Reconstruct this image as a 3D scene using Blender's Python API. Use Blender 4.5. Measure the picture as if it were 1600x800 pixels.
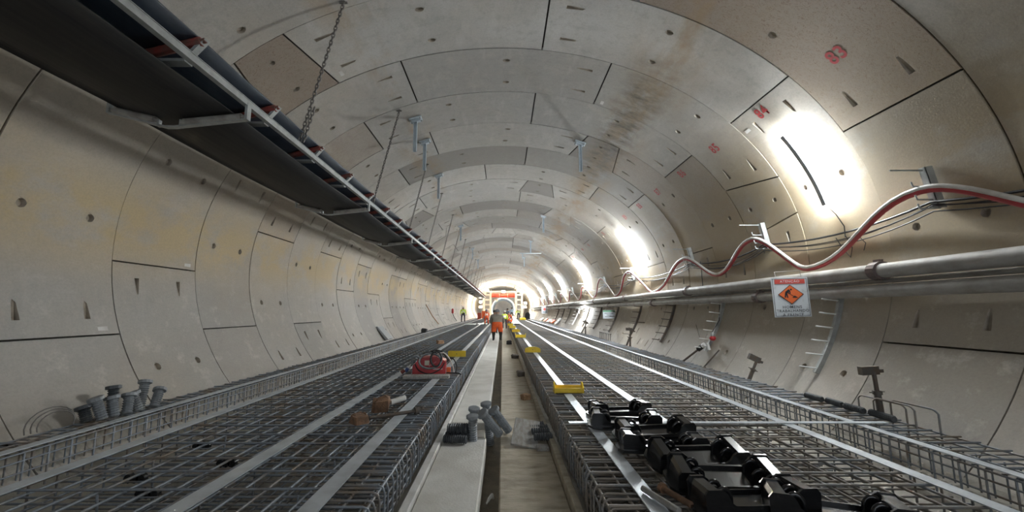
import bpy, bmesh, math, random
from math import sin, cos, pi, radians, degrees
from mathutils import Vector, Matrix
random.seed(7)
for o in list(bpy.data.objects): bpy.data.objects.remove(o)
C = bpy.context.scene.collection
SC = bpy.context.scene

# ------------------------------------------------------------------ camera, world, exposure
cam_d = bpy.data.cameras.new('camera'); cam = bpy.data.objects.new('camera', cam_d); C.objects.link(cam)
cam_d.sensor_width = 36; cam_d.lens = 36*634.3/1600; cam_d.shift_x = 15/1600
cam_d.clip_start = .05; cam_d.clip_end = 300
cam.location = (0, 0, 1.60); cam.rotation_euler = (pi/2 + math.atan(86/634.3), 0, 0)
SC.camera = cam
w = bpy.data.worlds.new('world'); SC.world = w; w.use_nodes = True
w.node_tree.nodes['Background'].inputs[0].default_value = (.86, .93, 1, 1)
w.node_tree.nodes['Background'].inputs[1].default_value = 0.34
vs = SC.view_settings
vs.view_transform = 'Standard'; vs.look = 'None'; vs.gamma = 1; vs.use_curve_mapping = False
vs.exposure = 2.12
LAMP = 350.0          # tunnel tube lamps
FLOOD = 190.0         # floodlights on the portal at the far end

# ------------------------------------------------------------------ dimensions
R = 4.25; S = 4/3; Z0 = 2.534; L = 1.60735; D0 = 4.2326
def ringy(i): return D0 + i*L
def P(a, y, r=R):                         # angle from the crown in degrees, + to the right
    t = radians(a); return Vector((S*r*sin(t), y, Z0 + r*cos(t)))

# ------------------------------------------------------------------ materials
def nd(t, ty, **k):
    n = t.nodes.new(ty)
    for a, b in k.items(): setattr(n, a, b)
    return n
def mth(t, op, a, b=None, clamp=False):
    n = t.nodes.new('ShaderNodeMath'); n.operation = op; n.use_clamp = clamp
    for i, v in enumerate((a, b)):
        if v is None: continue
        if isinstance(v, (int, float)): n.inputs[i].default_value = v
        else: t.links.new(v, n.inputs[i])
    return n.outputs[0]
def mixc(t, f, a, b, mode='MIX'):
    n = t.nodes.new('ShaderNodeMix'); n.data_type = 'RGBA'; n.blend_type = mode
    for s, v in ((n.inputs[0], f), (n.inputs[6], a), (n.inputs[7], b)):
        if isinstance(v, (int, float)): s.default_value = v
        elif isinstance(v, tuple): s.default_value = v + (1,) if len(v) == 3 else v
        else: t.links.new(v, s)
    return n.outputs[2]
def ramp(t, v, lo, hi):
    n = t.nodes.new('ShaderNodeMapRange'); n.clamp = True
    t.links.new(v, n.inputs[0]); n.inputs[1].default_value = lo; n.inputs[2].default_value = hi
    return n.outputs[0]
def noise(t, vec, scale, detail=4, rough=.55):
    n = t.nodes.new('ShaderNodeTexNoise'); n.inputs['Scale'].default_value = scale
    n.inputs['Detail'].default_value = detail; n.inputs['Roughness'].default_value = rough
    if vec is not None: t.links.new(vec, n.inputs['Vector'])
    return n.outputs[0]
def mapping(t, vec, sc):
    n = t.nodes.new('ShaderNodeVectorMath'); n.operation = 'MULTIPLY'
    t.links.new(vec, n.inputs[0]); n.inputs[1].default_value = sc
    return n.outputs[0]
def newmat(name):
    m = bpy.data.materials.new(name); m.use_nodes = True
    t = m.node_tree; b = t.nodes['Principled BSDF']
    return m, t, b
def mat(name, col, rough=.6, metal=0., col2=None, scale=6, lo=.4, hi=.65, bump=0., bscale=60, stretch=None, spec=.5, coat=0.):
    m, t, b = newmat(name)
    b.inputs['Roughness'].default_value = rough; b.inputs['Metallic'].default_value = metal
    b.inputs['Base Color'].default_value = col + (1,)
    b.inputs['Specular IOR Level'].default_value = spec
    b.inputs['Coat Weight'].default_value = coat
    g = nd(t, 'ShaderNodeNewGeometry').outputs['Position']
    if stretch: g = mapping(t, g, stretch)
    if col2:
        f = ramp(t, noise(t, g, scale), lo, hi)
        t.links.new(mixc(t, f, col, col2), b.inputs['Base Color'])
    if bump:
        bn = nd(t, 'ShaderNodeBump'); bn.inputs['Strength'].default_value = bump; bn.inputs['Distance'].default_value = .02
        t.links.new(noise(t, g, bscale, 3), bn.inputs['Height']); t.links.new(bn.outputs[0], b.inputs['Normal'])
    return m
def emat(name, col, s):
    m, t, b = newmat(name)
    b.inputs['Base Color'].default_value = (.8, .8, .8, 1)
    b.inputs['Emission Color'].default_value = col + (1,); b.inputs['Emission Strength'].default_value = s
    return m

def lining_mat(name, use_attr):
    m, t, b = newmat(name)
    pos = nd(t, 'ShaderNodeNewGeometry').outputs['Position']
    sx = nd(t, 'ShaderNodeSeparateXYZ'); t.links.new(pos, sx.inputs[0])
    ang = mth(t, 'ARCTAN2', mth(t, 'DIVIDE', sx.outputs[0], S), mth(t, 'SUBTRACT', sx.outputs[2], Z0))
    ang = mth(t, 'MULTIPLY', ang, 180/pi)
    if use_attr:
        a = nd(t, 'ShaderNodeAttribute', attribute_name='tint'); colr = a.outputs['Color']
    else:
        colr = nd(t, 'ShaderNodeObjectInfo').outputs['Color']
    sc = nd(t, 'ShaderNodeSeparateColor'); t.links.new(colr, sc.inputs[0])
    tint, brown, dark = sc.outputs[0], sc.outputs[1], sc.outputs[2]
    big = noise(t, pos, .55, 5, .6); mid = noise(t, pos, 2.2, 6, .65); fine = noise(t, pos, 34, 3, .7)
    # streaky cast marks running with the ring
    aab = mth(t, 'ABSOLUTE', ang); sidef = ramp(t, aab, 22, 62)
    c = mixc(t, tint, (.42, .415, .40), (.58, .575, .555))
    c = mixc(t, mth(t, 'MULTIPLY', sidef, .75), c, mixc(t, tint, (.41, .38, .325), (.575, .535, .465)))
    c = mixc(t, ramp(t, big, .35, .68), c, (.42, .41, .385))
    c = mixc(t, mth(t, 'MULTIPLY', ramp(t, mid, .52, .72), .45), c, (.63, .60, .545))
    wash = noise(t, mapping(t, pos, (1, .7, 1)), .42, 5, .55)
    c = mixc(t, mth(t, 'MULTIPLY', ramp(t, wash, .40, .62), mth(t, 'ADD', mth(t, 'MULTIPLY', sidef, .5), .12)), c, (.44, .36, .255))
    c = mixc(t, mth(t, 'MULTIPLY', ramp(t, noise(t, mapping(t, pos, (.8, 3.2, .8)), 1.3, 5, .6), .55, .72), .35), c, (.33, .32, .30))
    spk = noise(t, pos, 7.5, 5, .7)
    c = mixc(t, mth(t, 'MULTIPLY', ramp(t, spk, .50, .68), .38), c, (.30, .285, .26))
    c = mixc(t, mth(t, 'MULTIPLY', ramp(t, noise(t, mapping(t, pos, (1, .25, 1)), 4.3, 4, .65), .54, .68), .28), c, (.66, .65, .62))
    c = mixc(t, brown, c, (.33, .26, .20))
    c = mixc(t, dark, c, (.23, .215, .195))
    # reddish steel fibres showing on the brown segments
    fn = t.nodes.new('ShaderNodeTexNoise'); fn.inputs['Scale'].default_value = 1.0; fn.inputs['Detail'].default_value = 2; fn.inputs['Distortion'].default_value = 2.2
    t.links.new(mapping(t, pos, (8, 17, 13)), fn.inputs['Vector']); fib = mth(t, 'SUBTRACT', .66, mth(t, 'ABSOLUTE', mth(t, 'MULTIPLY', mth(t, 'SUBTRACT', fn.outputs[0], .56), 5)))
    c = mixc(t, mth(t, 'MULTIPLY', ramp(t, fib, .55, .63), mth(t, 'ADD', mth(t, 'MULTIPLY', brown, .8), .12)), c, (.16, .085, .05))
    # yellow mineral staining, a band along each side wall
    def band(ctr, half, soft):
        d = mth(t, 'ABSOLUTE', mth(t, 'SUBTRACT', ang, ctr))
        return mth(t, 'SUBTRACT', 1.0, ramp(t, d, half, half+soft))
    st1 = noise(t, mapping(t, pos, (1, .8, 1.2)), 1.1, 6, .62)
    c = mixc(t, mth(t, 'MULTIPLY', band(-76, 19, 5), .38), c, (.53, .445, .335))
    yl = mth(t, 'MULTIPLY', band(-85, 3, 9), ramp(t, st1, .40, .55))
    c = mixc(t, mth(t, 'MULTIPLY', yl, .75), c, (.56, .425, .225))
    yr = mth(t, 'MULTIPLY', band(88, 16, 22), ramp(t, st1, .22, .50))
    c = mixc(t, mth(t, 'MULTIPLY', yr, .8), c, (.37, .285, .17))
    # pale grey smear low on both walls
    lo = mth(t, 'ADD', band(-112, 8, 16), band(112, 8, 14))
    c = mixc(t, mth(t, 'MULTIPLY', lo, .5), c, (.42, .40, .37))
    c = mixc(t, mth(t, 'MULTIPLY', mth(t, 'MULTIPLY', lo, ramp(t, noise(t, pos, 3.1, 5, .7), .56, .70)), .5), c, (.66, .63, .57))
    # rust and soot streak right of the crown, weaker one left
    st2 = noise(t, mapping(t, pos, (1.3, .5, 1.3)), 1.2, 6, .62)
    rs = mth(t, 'MULTIPLY', band(33, 1.5, 8), ramp(t, st2, .40, .60))
    c = mixc(t, mth(t, 'MULTIPLY', rs, .75), c, (.35, .24, .13))
    sy = mth(t, 'MULTIPLY', ramp(t, sx.outputs[1], 6.6, 8.2), mth(t, 'SUBTRACT', 1.0, ramp(t, sx.outputs[1], 12.5, 14.5)))
    so = mth(t, 'MULTIPLY', mth(t, 'MULTIPLY', band(32, 2, 5), ramp(t, noise(t, mapping(t, pos, (1.0, 2.2, 1.0)), 1.7, 7, .72), .40, .66)), sy)
    c = mixc(t, mth(t, 'MULTIPLY', so, .95), c, (.10, .08, .055))
    rl = mth(t, 'MULTIPLY', band(-26, 1.5, 7), ramp(t, st2, .50, .66))
    c = mixc(t, mth(t, 'MULTIPLY', rl, .6), c, (.36, .25, .14))
    c = mixc(t, mth(t, 'MULTIPLY', ramp(t, fine, .40, .75), .22), c, (.20, .19, .17))
    t.links.new(c, b.inputs['Base Color'])
    b.inputs['Roughness'].default_value = .72; b.inputs['Specular IOR Level'].default_value = .35
    bn = nd(t, 'ShaderNodeBump'); bn.inputs['Strength'].default_value = .12; bn.inputs['Distance'].default_value = .01
    t.links.new(noise(t, pos, 45, 4), bn.inputs['Height']); t.links.new(bn.outputs[0], b.inputs['Normal'])
    return m

M = dict(
 lining=lining_mat('lining_concrete', False), lining_far=lining_mat('lining_concrete_far', True),
 pocket=mat('pocket_concrete', (.46, .41, .34), .9, col2=(.34, .30, .25), scale=9),
 gap=mat('joint_grout', (.055, .05, .045), .95),  # dark grout colour of the backing behind the segment joints
 invert=mat('invert_concrete', (.42, .395, .35), .85, col2=(.30, .275, .235), scale=1.2, bump=.3),
 slab=mat('walkway_concrete', (.74, .725, .68), .8, col2=(.62, .60, .55), scale=2.2, bump=.25, bscale=40),
 slab_r=mat('board_marked_concrete', (.47, .42, .33), .8, col2=(.32, .275, .20), scale=3.5, stretch=(1, 2.4, 1), bump=.4, bscale=14),
 curb=mat('pale_curb', (.74, .73, .70), .75, col2=(.60, .58, .54), scale=6),
 mud=mat('gutter_mud', (.13, .105, .07), .6, col2=(.20, .165, .11), scale=5, bump=.4),
 steel=mat('rebar_steel', (.235, .26, .29), .5, .2, col2=(.22, .175, .135), scale=3.2, lo=.48, hi=.64),
 steel_b=mat('rebar_steel_browned', (.27, .235, .20), .55, .2, col2=(.22, .235, .25), scale=3.0, lo=.45, hi=.62),
 galv=mat('galvanised_steel', (.60, .645, .69), .42, .25, col2=(.47, .505, .54), scale=5),
 hang=mat('hanger_zinc', (.58, .65, .70), .45, .1, col2=(.48, .54, .58), scale=6),
 galv_d=mat('dull_galvanised', (.43, .45, .44), .5, .35, col2=(.33, .34, .33), scale=9),
 belt=mat('conveyor_rubber', (.016, .016, .017), .6, col2=(.026, .025, .024), scale=3, stretch=(6, .3, 6), spec=.22),
 belt_top=mat('conveyor_rubber_blue', (.03, .042, .062), .42, col2=(.045, .055, .072), scale=3, stretch=(6, .3, 6)),
 roller=mat('roller_grey', (.36, .35, .32), .5, .1, col2=(.24, .22, .20), scale=8),
 red_dirty=mat('dirty_red_paint', (.30, .055, .045), .5, col2=(.15, .08, .06), scale=9),
 pipe=mat('painted_pipe', (.40, .39, .37), .62, .0, col2=(.31, .29, .26), scale=4, spec=.35),
 coupling=mat('pipe_coupling', (.17, .12, .11), .6, col2=(.10, .09, .085), scale=12),
 hose_red=mat('red_hose', (.45, .045, .055), .4, col2=(.33, .05, .05), scale=4),
 hose_white=mat('white_hose', (.72, .70, .67), .45, col2=(.52, .48, .44), scale=4),
 black=mat('black_plastic', (.012, .0125, .014), .22, coat=.25, spec=.5),
 cable=mat('black_cable', (.02, .02, .021), .5),
 wire=mat('thin_wire', (.19, .175, .16), .5, .3),
 yellow=mat('yellow_paint', (.86, .62, .035), .42, col2=(.74, .50, .04), scale=12, lo=.55, hi=.75),
 red=mat('welder_red', (.52, .035, .04), .35, col2=(.42, .03, .035), scale=8),
 white=mat('white_paint', (.80, .80, .78), .45, col2=(.70, .69, .66), scale=5),
 cream=mat('cream_panel', (.80, .74, .62), .5, col2=(.72, .65, .52), scale=2),
 wood=mat('raw_wood', (.36, .22, .12), .75, col2=(.24, .14, .075), scale=5, stretch=(1, 8, 8), bump=.2),
 plank=mat('grey_plank', (.36, .355, .34), .75, col2=(.26, .24, .21), scale=5, stretch=(6, 1, 6), bump=.2),
 rust=mat('rusty_iron', (.25, .14, .08), .8, .1, col2=(.14, .085, .055), scale=18, bump=.3),
 grey_tube=mat('grey_corrugated_tube', (.25, .27, .285), .5, col2=(.19, .2, .21), scale=9),
 dark_tube=mat('dark_corrugated_tube', (.055, .062, .07), .5, col2=(.09, .095, .10), scale=8),
 iron=mat('dark_iron', (.12, .11, .10), .6, .2, col2=(.13, .095, .07), scale=14),
 sign_white=mat('sign_white', (.66, .70, .74), .4, col2=(.55, .58, .61), scale=9, lo=.55),
 sign_red=mat('sign_red', (.62, .09, .07), .45), sign_orange=mat('sign_orange', (.80, .17, .05), .45),
 sign_ink=mat('sign_ink', (.03, .035, .04), .5), sign_green=mat('sign_green', (.08, .25, .13), .45),
 paint_red=mat('stencil_red', (.42, .045, .05), .7, col2=(.40, .16, .14), scale=14, lo=.56, hi=.66),
 sheet=mat('plastic_sheet', (.62, .74, .80), .35, col2=(.72, .80, .84), scale=4, bump=.5, bscale=6),
 skin=mat('skin', (.30, .17, .11), .55), hair=mat('dark_hair', (.02, .017, .015), .6),
 orange=mat('orange_workwear', (.85, .13, .025), .7, col2=(.70, .10, .02), scale=9, bump=.4, bscale=18),
 hivis=mat('hivis_yellow', (.62, .85, .03), .6), reflect=mat('reflective_tape', (.80, .80, .76), .3, .2),
 khaki=mat('khaki_jacket', (.33, .30, .25), .8, col2=(.27, .245, .20), scale=8, bump=.4, bscale=16),
 navy=mat('dark_trousers', (.025, .028, .04), .7), blueshirt=mat('pale_blue_shirt', (.45, .58, .68), .7),
 boot=mat('black_boot', (.02, .018, .016), .5), helmet_w=mat('white_helmet', (.75, .75, .73), .3),
 helmet_b=mat('blue_helmet', (.05, .10, .28), .3), grey_cloth=mat('grey_cloth', (.16, .17, .19), .8),
 orange_box=mat('orange_crate', (.80, .14, .035), .5), brownred=mat('brown_red_crate', (.32, .06, .03), .6),
 redbeam=mat('red_beam', (.72, .085, .04), .45, col2=(.60, .07, .035), scale=3),
 duct=mat('corrugated_steel_duct', (.60, .68, .76), .35, .3),
 lamp_body=mat('lamp_housing', (.42, .45, .48), .45, .2),
 tube=emat('lamp_tube_glow', (.90, .96, 1.0), LAMP), tube1=emat('lamp_tube_glow_weak', (.90, .96, 1.0), LAMP*.40),
 flood=emat('floodlight_glow', (1.0, .92, .78), FLOOD), bulb=emat('small_bulb_glow', (1, .15, .1), .4),
 bulkhead=mat('far_bulkhead', (.55, .52, .47), .7, col2=(.45, .42, .38), scale=1),
)

# ------------------------------------------------------------------ mesh helpers
class MB:
    def __init__(s): s.v = []; s.f = []; s.sm = []; s.mi = []; s.cur = 0
    def add(s, vs, fs, smooth=False):
        b = len(s.v); s.v += [tuple(v) for v in vs]
        for f in fs: s.f.append(tuple(i+b for i in f)); s.sm.append(smooth); s.mi.append(s.cur)
        return s
    def box(s, lo, hi, m=None):
        (a, b, c), (d, e, f) = lo, hi
        vs = [Vector(p) for p in ((a,b,c),(d,b,c),(d,e,c),(a,e,c),(a,b,f),(d,b,f),(d,e,f),(a,e,f))]
        if m: vs = [m @ v for v in vs]
        return s.add(vs, [(3,2,1,0),(4,5,6,7),(0,1,5,4),(1,2,6,5),(2,3,7,6),(3,0,4,7)])
    def bbox(s, lo, hi, bv=.01, m=None):            # bevelled box: chamfered vertical and top edges
        (a, b, c), (d, e, f) = lo, hi
        def loop(z, k): return [(a+k,b,z),(d-k,b,z),(d,b+k,z),(d,e-k,z),(d-k,e,z),(a+k,e,z),(a,e-k,z),(a,b+k,z)]
        def inset(z): return [(a+bv,b+bv,z),(d-bv,b+bv,z),(d-bv,b+bv,z),(d-bv,e-bv,z),(d-bv,e-bv,z),(a+bv,e-bv,z),(a+bv,e-bv,z),(a+bv,b+bv,z)]
        vs = loop(c, bv) + loop(f-bv, bv) + [(x, y, f) for x, y, z in [(a+2*bv,b+bv,0),(d-2*bv,b+bv,0),(d-bv,b+2*bv,0),(d-bv,e-2*bv,0),(d-2*bv,e-bv,0),(a+2*bv,e-bv,0),(a+bv,e-2*bv,0),(a+bv,b+2*bv,0)]]
        if m: vs = [m @ Vector(v) for v in vs]
        fs = [tuple(range(7,-1,-1)), tuple(range(16,24))]
        for k in (0, 8):
            for i in range(8): j = (i+1) % 8; fs.append((k+i, k+j, k+8+j, k+8+i))
        return s.add(vs, fs)
    def tube(s, pts, r, n=6, cap=True, sx=1., smooth=True, closed=False):
        pts = [Vector(p) for p in pts]; N = len(pts); vs = []; up = None
        for i, p in enumerate(pts):
            if closed: d = pts[(i+1) % N] - pts[i-1]
            else: d = pts[min(i+1, N-1)] - pts[max(i-1, 0)]
            d.normalize()
            if up is None: up = Vector((0,0,1)) if abs(d.z) < .9 else Vector((1,0,0))
            a = d.cross(up)
            if a.length < 1e-5: a = d.orthogonal()
            a.normalize(); c = a.cross(d).normalized(); up = c
            rr = r[i] if isinstance(r, (list, tuple)) else r
            for k in range(n):
                t = 2*pi*(k+.5)/n; q = a*cos(t)*rr + c*sin(t)*rr; q.x *= sx; vs.append(p + q)
        fs = []
        for i in range(N if closed else N-1):
            for k in range(n):
                j = (k+1) % n; i2 = (i+1) % N
                fs.append((i*n+k, i*n+j, i2*n+j, i2*n+k))
        s.add(vs, fs, smooth)
        if cap and not closed: s.add(vs[:n], [tuple(range(n-1,-1,-1))]); s.add(vs[-n:], [tuple(range(n))])
        return s
    def prism(s, poly, ext, m=None):                 # poly in 3d, extruded by vector
        n = len(poly); vs = [Vector(p) for p in poly]; vs += [v + Vector(ext) for v in vs]
        if m: vs = [m @ v for v in vs]
        fs = [tuple(range(n-1,-1,-1)), tuple(range(n, 2*n))]
        for i in range(n): j = (i+1) % n; fs.append((i, j, n+j, n+i))
        return s.add(vs, fs)
    def sphere(s, c, r, nu=10, nv=7, sc=(1,1,1)):
        vs = []; fs = []
        for j in range(nv+1):
            ph = pi*j/nv
            for i in range(nu):
                th = 2*pi*i/nu; vs.append((c[0]+r*sc[0]*sin(ph)*cos(th), c[1]+r*sc[1]*sin(ph)*sin(th), c[2]+r*sc[2]*cos(ph)))
        for j in range(nv):
            for i in range(nu): k = (i+1) % nu; fs.append((j*nu+i, (j+1)*nu+i, (j+1)*nu+k, j*nu+k))
        return s.add(vs, fs, True)
    def mesh(s, name):
        me = bpy.data.meshes.new(name); me.from_pydata(s.v, [], s.f); me.validate(clean_customdata=False)
        if len(me.polygons) == len(s.sm):
            me.polygons.foreach_set('use_smooth', s.sm)
            if any(s.mi): me.polygons.foreach_set('material_index', s.mi)
        me.update(); return me
    def build(s, name, m, parent=None, loc=None):
        return obj(name, s.mesh(name), m, parent, loc)
def obj(name, me, m, parent=None, loc=None):
    if m is not None and not me.materials:
        for x in (m if isinstance(m, (list, tuple)) else [m]): me.materials.append(x)
    o = bpy.data.objects.new(name, me); C.objects.link(o)
    if parent: o.parent = parent
    if loc: o.location = loc
    return o
def tag(o, label, cat=None, group=None, kind=None):
    if label: o['label'] = label
    if cat: o['category'] = cat
    if group: o['group'] = group
    if kind: o['kind'] = kind
    return o
def thing(name, label, cat, loc=(0,0,0), rz=0, group=None):
    o = bpy.data.objects.new(name, None); C.objects.link(o); o.location = loc; o.rotation_euler = (0,0,rz)
    o.empty_display_size = .1
    return tag(o, label, cat, group)
def dup(root, loc, rz=None, label=None, group=None):
    def cp(o, par):
        c = o.copy(); C.objects.link(c)
        c.parent = par
        for ch in o.children: cp(ch, c)
        return c
    r = cp(root, None); r.location = loc
    if rz is not None: r.rotation_euler = (0, 0, rz)
    if label: r['label'] = label
    if group: r['group'] = group
    return r
ROT = lambda a, ax: Matrix.Rotation(a, 4, ax)
TR = lambda *p: Matrix.Translation(p)

# ------------------------------------------------------------------ tunnel lining
A0, ST = 8.0, 14.4
def outline(kind, end):
    # pocket outline in (theta deg, y) about the pocket centre
    if kind == 'hole':
        ra = degrees(.055/R)
        return [(ra*cos(t), .055*sin(t)) for t in [pi/4 + 2*pi*(k+.5)/16 for k in range(16)]]
    # tapered bolt slot: wide end towards the joint
    s = -1 if end == 'lo' else 1
    pts = []
    prof = [(-1.7, .012), (-1.1, .024), (0, .032), (.9, .038), (1.7, .040)]
    up = [(s*a, b) for a, b in prof]; dn = [(s*a, -b) for a, b in prof]
    pts = up + dn[::-1]
    pts.sort(key=lambda p: math.atan2(p[1]/.042, p[0]/1.7))
    return pts
def seg_mesh(a0, a1, end, slant=(0, 0), detail=True):
    """one lining segment in ring-local y 0..L; slant: sign of the key taper on its low and high edge"""
    mb = MB(); g = .008; ga = degrees(.012/R)
    b0, b1 = a0+ga, a1-ga; mid = (a0+a1)/2
    feats = []
    if detail:
        for fy in (.25, .75):
            feats.append((mid, fy*L, 'hole', 1.25, .085))
            if end: 
                ca = b0+4.6 if end == 'lo' else b1-4.6
                feats.append((ca, fy*L, 'slot', 2.7, .085))
    al = {b0, b1}; yl = {g, L-g}
    for (a, y, k, ha, hy) in feats: al |= {a-ha, a+ha}; yl |= {round(y-hy, 5), round(y+hy, 5)}
    al = sorted(al); yl = sorted(yl)
    full = [al[0]]
    for q in al[1:]:
        n = max(1, int(round((q-full[-1])/2.4))); p0 = full[-1]
        full += [p0 + (q-p0)*(i+1)/n for i in range(n)]
    al = full
    def pt(a, y, dep=0.):
        if slant != (0, 0):                           # edges beside the key are slanted, the key widest at its far edge
            u = (y-g)/(L-2*g); f = (a-b0)/(b1-b0); kk = 2.25 - 2.95*u; a = a + kk*(slant[0]*(1-f) + slant[1]*f)
        return P(a, y, R+dep)
    vid = {}; vs = []; fs = []
    def V(i, j):
        if (i, j) not in vid: vid[(i, j)] = len(vs); vs.append(pt(al[i], yl[j]))
        return vid[(i, j)]
    rec = MB()
    for i in range(len(al)-1):
        for j in range(len(yl)-1):
            ca, cy = (al[i]+al[i+1])/2, (yl[j]+yl[j+1])/2
            F = None
            for f in feats:
                if abs(f[0]-ca) < f[3] and abs(f[1]-cy) < f[4]: F = f
            if F is None:
                fs.append((V(i,j), V(i,j+1), V(i+1,j+1), V(i+1,j)))
            elif F[2] == 'hole' or abs(F[0]-ca) < 5:
                F_done = F
    done = set()
    # feature cells may be split in theta by the filler lines: rebuild each feature as one patch
    for f in feats:
        ii = [i for i in range(len(al)) if f[0]-f[3]-1e-6 <= al[i] <= f[0]+f[3]+1e-6]
        jj = [j for j in range(len(yl)) if f[1]-f[4]-1e-4 <= yl[j] <= f[1]+f[4]+1e-4]
        ring = [(i, jj[0]) for i in ii] + [(ii[-1], j) for j in jj[1:]] + [(i, jj[-1]) for i in ii[::-1][1:]] + [(ii[0], j) for j in jj[::-1][1:-1]]
        ro = [(V(*q), al[q[0]]-f[0], yl[q[1]]-f[1]) for q in ring]
        ol = outline(f[2], end)
        base = len(vs); n = len(ol); vs += [pt(f[0]+a, f[1]+y) for a, y in ol]
        # stitch the two loops by angle
        ka = lambda a, y: math.atan2(y/f[4], a/f[3])
        A = sorted([(ka(a, y), v) for v, a, y in ro]); B = sorted([(ka(a, y), base+k) for k, (a, y) in enumerate(ol)])
        i = j = 0
        while i < len(A) or j < len(B):
            av = A[i % len(A)][1]; bv = B[j % len(B)][1]
            an = A[i+1][0] if i+1 < len(A) else A[0][0]+2*pi
            bn = B[j+1][0] if j+1 < len(B) else B[0][0]+2*pi
            if j >= len(B) or (i < len(A) and an <= bn):
                fs.append((av, bv, A[(i+1) % len(A)][1])); i += 1
            else:
                fs.append((av, bv, B[(j+1) % len(B)][1])); j += 1
        # recess
        if f[2] == 'hole':
            top = [pt(f[0]+a, f[1]+y) for a, y in ol]; bot = [pt(f[0]+a*.85, f[1]+y*.85, .045) for a, y in ol]
        else:
            s = -1 if end == 'lo' else 1
            top = [pt(f[0]+a, f[1]+y) for a, y in ol]
            bot = [pt(f[0]+a*.96, f[1]+y*.9, .005 + .04*(s*a+1.7)/3.4) for a, y in ol]
        rec.add(top+bot, [(k, (k+1) % n, n+(k+1) % n, n+k) for k in range(n)] + [tuple(range(n, 2*n))])
    mb.add(vs, fs, True)
    # edge faces into the joint
    i1 = len(al)-1; j1 = len(yl)-1
    for seq in ([(i, 0) for i in range(i1+1)], [(i, j1) for i in range(i1+1)], [(0, j) for j in range(j1+1)], [(i1, j) for j in range(j1+1)]):
        t_ = [pt(al[i], yl[j]) for i, j in seq]; b_ = [pt(al[i], yl[j], .07) for i, j in seq]; n = len(seq)
        mb.add(t_+b_, [(k, k+1, n+k+1, n+k) for k in range(n-1)])
    if detail: mb.cur = 1; mb.add(rec.v, rec.f); mb.cur = 0
    return mb

wall_t = thing('wall_tunnel', 'curved tunnel lining of pale precast concrete segments in numbered rings', None); wall_t['kind'] = 'structure'
KEYS = {-1: 12, 0: 13, 1: -4, 2: 4, 3: 12, 4: 1, 5: 12, 6: 11, 7: 0, 8: -4, 9: 1, 10: 12, 11: -3, 12: 2, 13: -1}
def ring_segs(i):
    rnd = random.Random(i*13+5)
    k = KEYS.get(i, rnd.choice([12, 1, -4, 4, 11, 0, -2, 12, 5]))
    out = [(k, 1, None, (1, -1))]; p = k+1
    for n in range(8):
        out.append((p, 3, 'lo' if n < 4 else 'hi', (-1, 0) if n == 0 else (0, 1) if n == 7 else (0, 0))); p += 3
    return out
def wrap(a): return (a+180) % 360 - 180
# particular stained segments: (ring, first step) -> (tint, brown, dark)
SPEC = {(0, 1): (.3, .85, .05), (1, -4): (.5, .9, .1), (3, 3): (.2, .55, .15), (2, 4): (.2, .05, .30), (4, 1): (.2, .15, .80), (5, -3): (.4, .15, .70),
        (6, 2): (.4, .35, .60), (7, 0): (.3, .1, .85), (8, -4): (.4, .3, .75), (9, -2): (.3, .1, .65), (2, -8): (.3, .0, .12), (4, -11): (.1, 0, .30), (2, -8): (.3, .05, .2),
        (1, 3): (.75, 0, 0), (1, 0): (.8, 0, 0), (1, -3): (.9, 0, 0), (0, 4): (.4, 0, .12)}
cache = {}
far = MB(); far_cols = []
NOBJ = 37
for i in range(-8, 62):
    y0 = ringy(i)
    for (p, n, end, key) in ring_segs(i):
        a0 = A0 + ST*p; a1 = a0 + ST*n; mid = wrap((a0+a1)/2); half = (a1-a0)/2
        if abs(mid)-half > 126: continue              # wholly under the invert
        q = p
        while q > 12: q -= 25
        rnd = random.Random(hash((i, q)) & 0xffff)
        dk = .75*rnd.random() if rnd.random() < (.20 if i < 10 else .34) else .08*rnd.random()
        br = (.5 if i < 10 else .8)*rnd.random() if rnd.random() < (.20 if i < 10 else .4) else .05*rnd.random()
        col = SPEC.get((i, q), (rnd.random(), br, dk))
        if -1 <= i < NOBJ:
            kk = (q, n, end, key)
            if kk not in cache:
                cache[kk] = seg_mesh(A0+ST*q, A0+ST*(q+n), end, key).mesh('lining_segment')
            o = obj('lining_segment', cache[kk], [M['lining'], M['pocket']], wall_t, (0, y0 + rnd.uniform(-.003, .003), 0))
            o.color = col + (1,)
            e = 1 + rnd.uniform(-.0012, .0012); o.scale = (e, 1, e); o.location.z = Z0*(1-e)
        else:
            sm = seg_mesh(a0, a1, None, key, False)
            b0 = len(far.f); far.add([(x, y+y0, z) for x, y, z in sm.v], sm.f, True); far_cols += [col]*(len(far.f)-b0)
me = far.mesh('far_lining_segments')
ca = me.color_attributes.new('tint', 'FLOAT_COLOR', 'CORNER')
for pl in me.polygons:
    for li in pl.loop_indices: ca.data[li].color = far_cols[pl.index] + (1,)
fo = obj('far_lining_segments', me, M['lining_far'], wall_t); fo['kind'] = 'stuff'
mb = MB(); ys = [ringy(-8), ringy(62)]; aa = [-150 + 3*k for k in range(101)]
vs_ = [P(a, y, R+.06) for y in ys for a in aa]; n = len(aa)
mb.add(vs_, [(k, k+1, n+k+1, n+k) for k in range(n-1)], True)
mb.build('joint_backing', M['gap'], wall_t)
# bulkhead closing the far end
mb = MB(); poly = [P(a, ringy(62), R) for a in range(-150, 151, 6)]
mb.prism(poly, (0, .3, 0)); tag(mb.build('wall_end', M['bulkhead']), 'pale bulkhead closing the far end of the tunnel', kind='structure')

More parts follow.
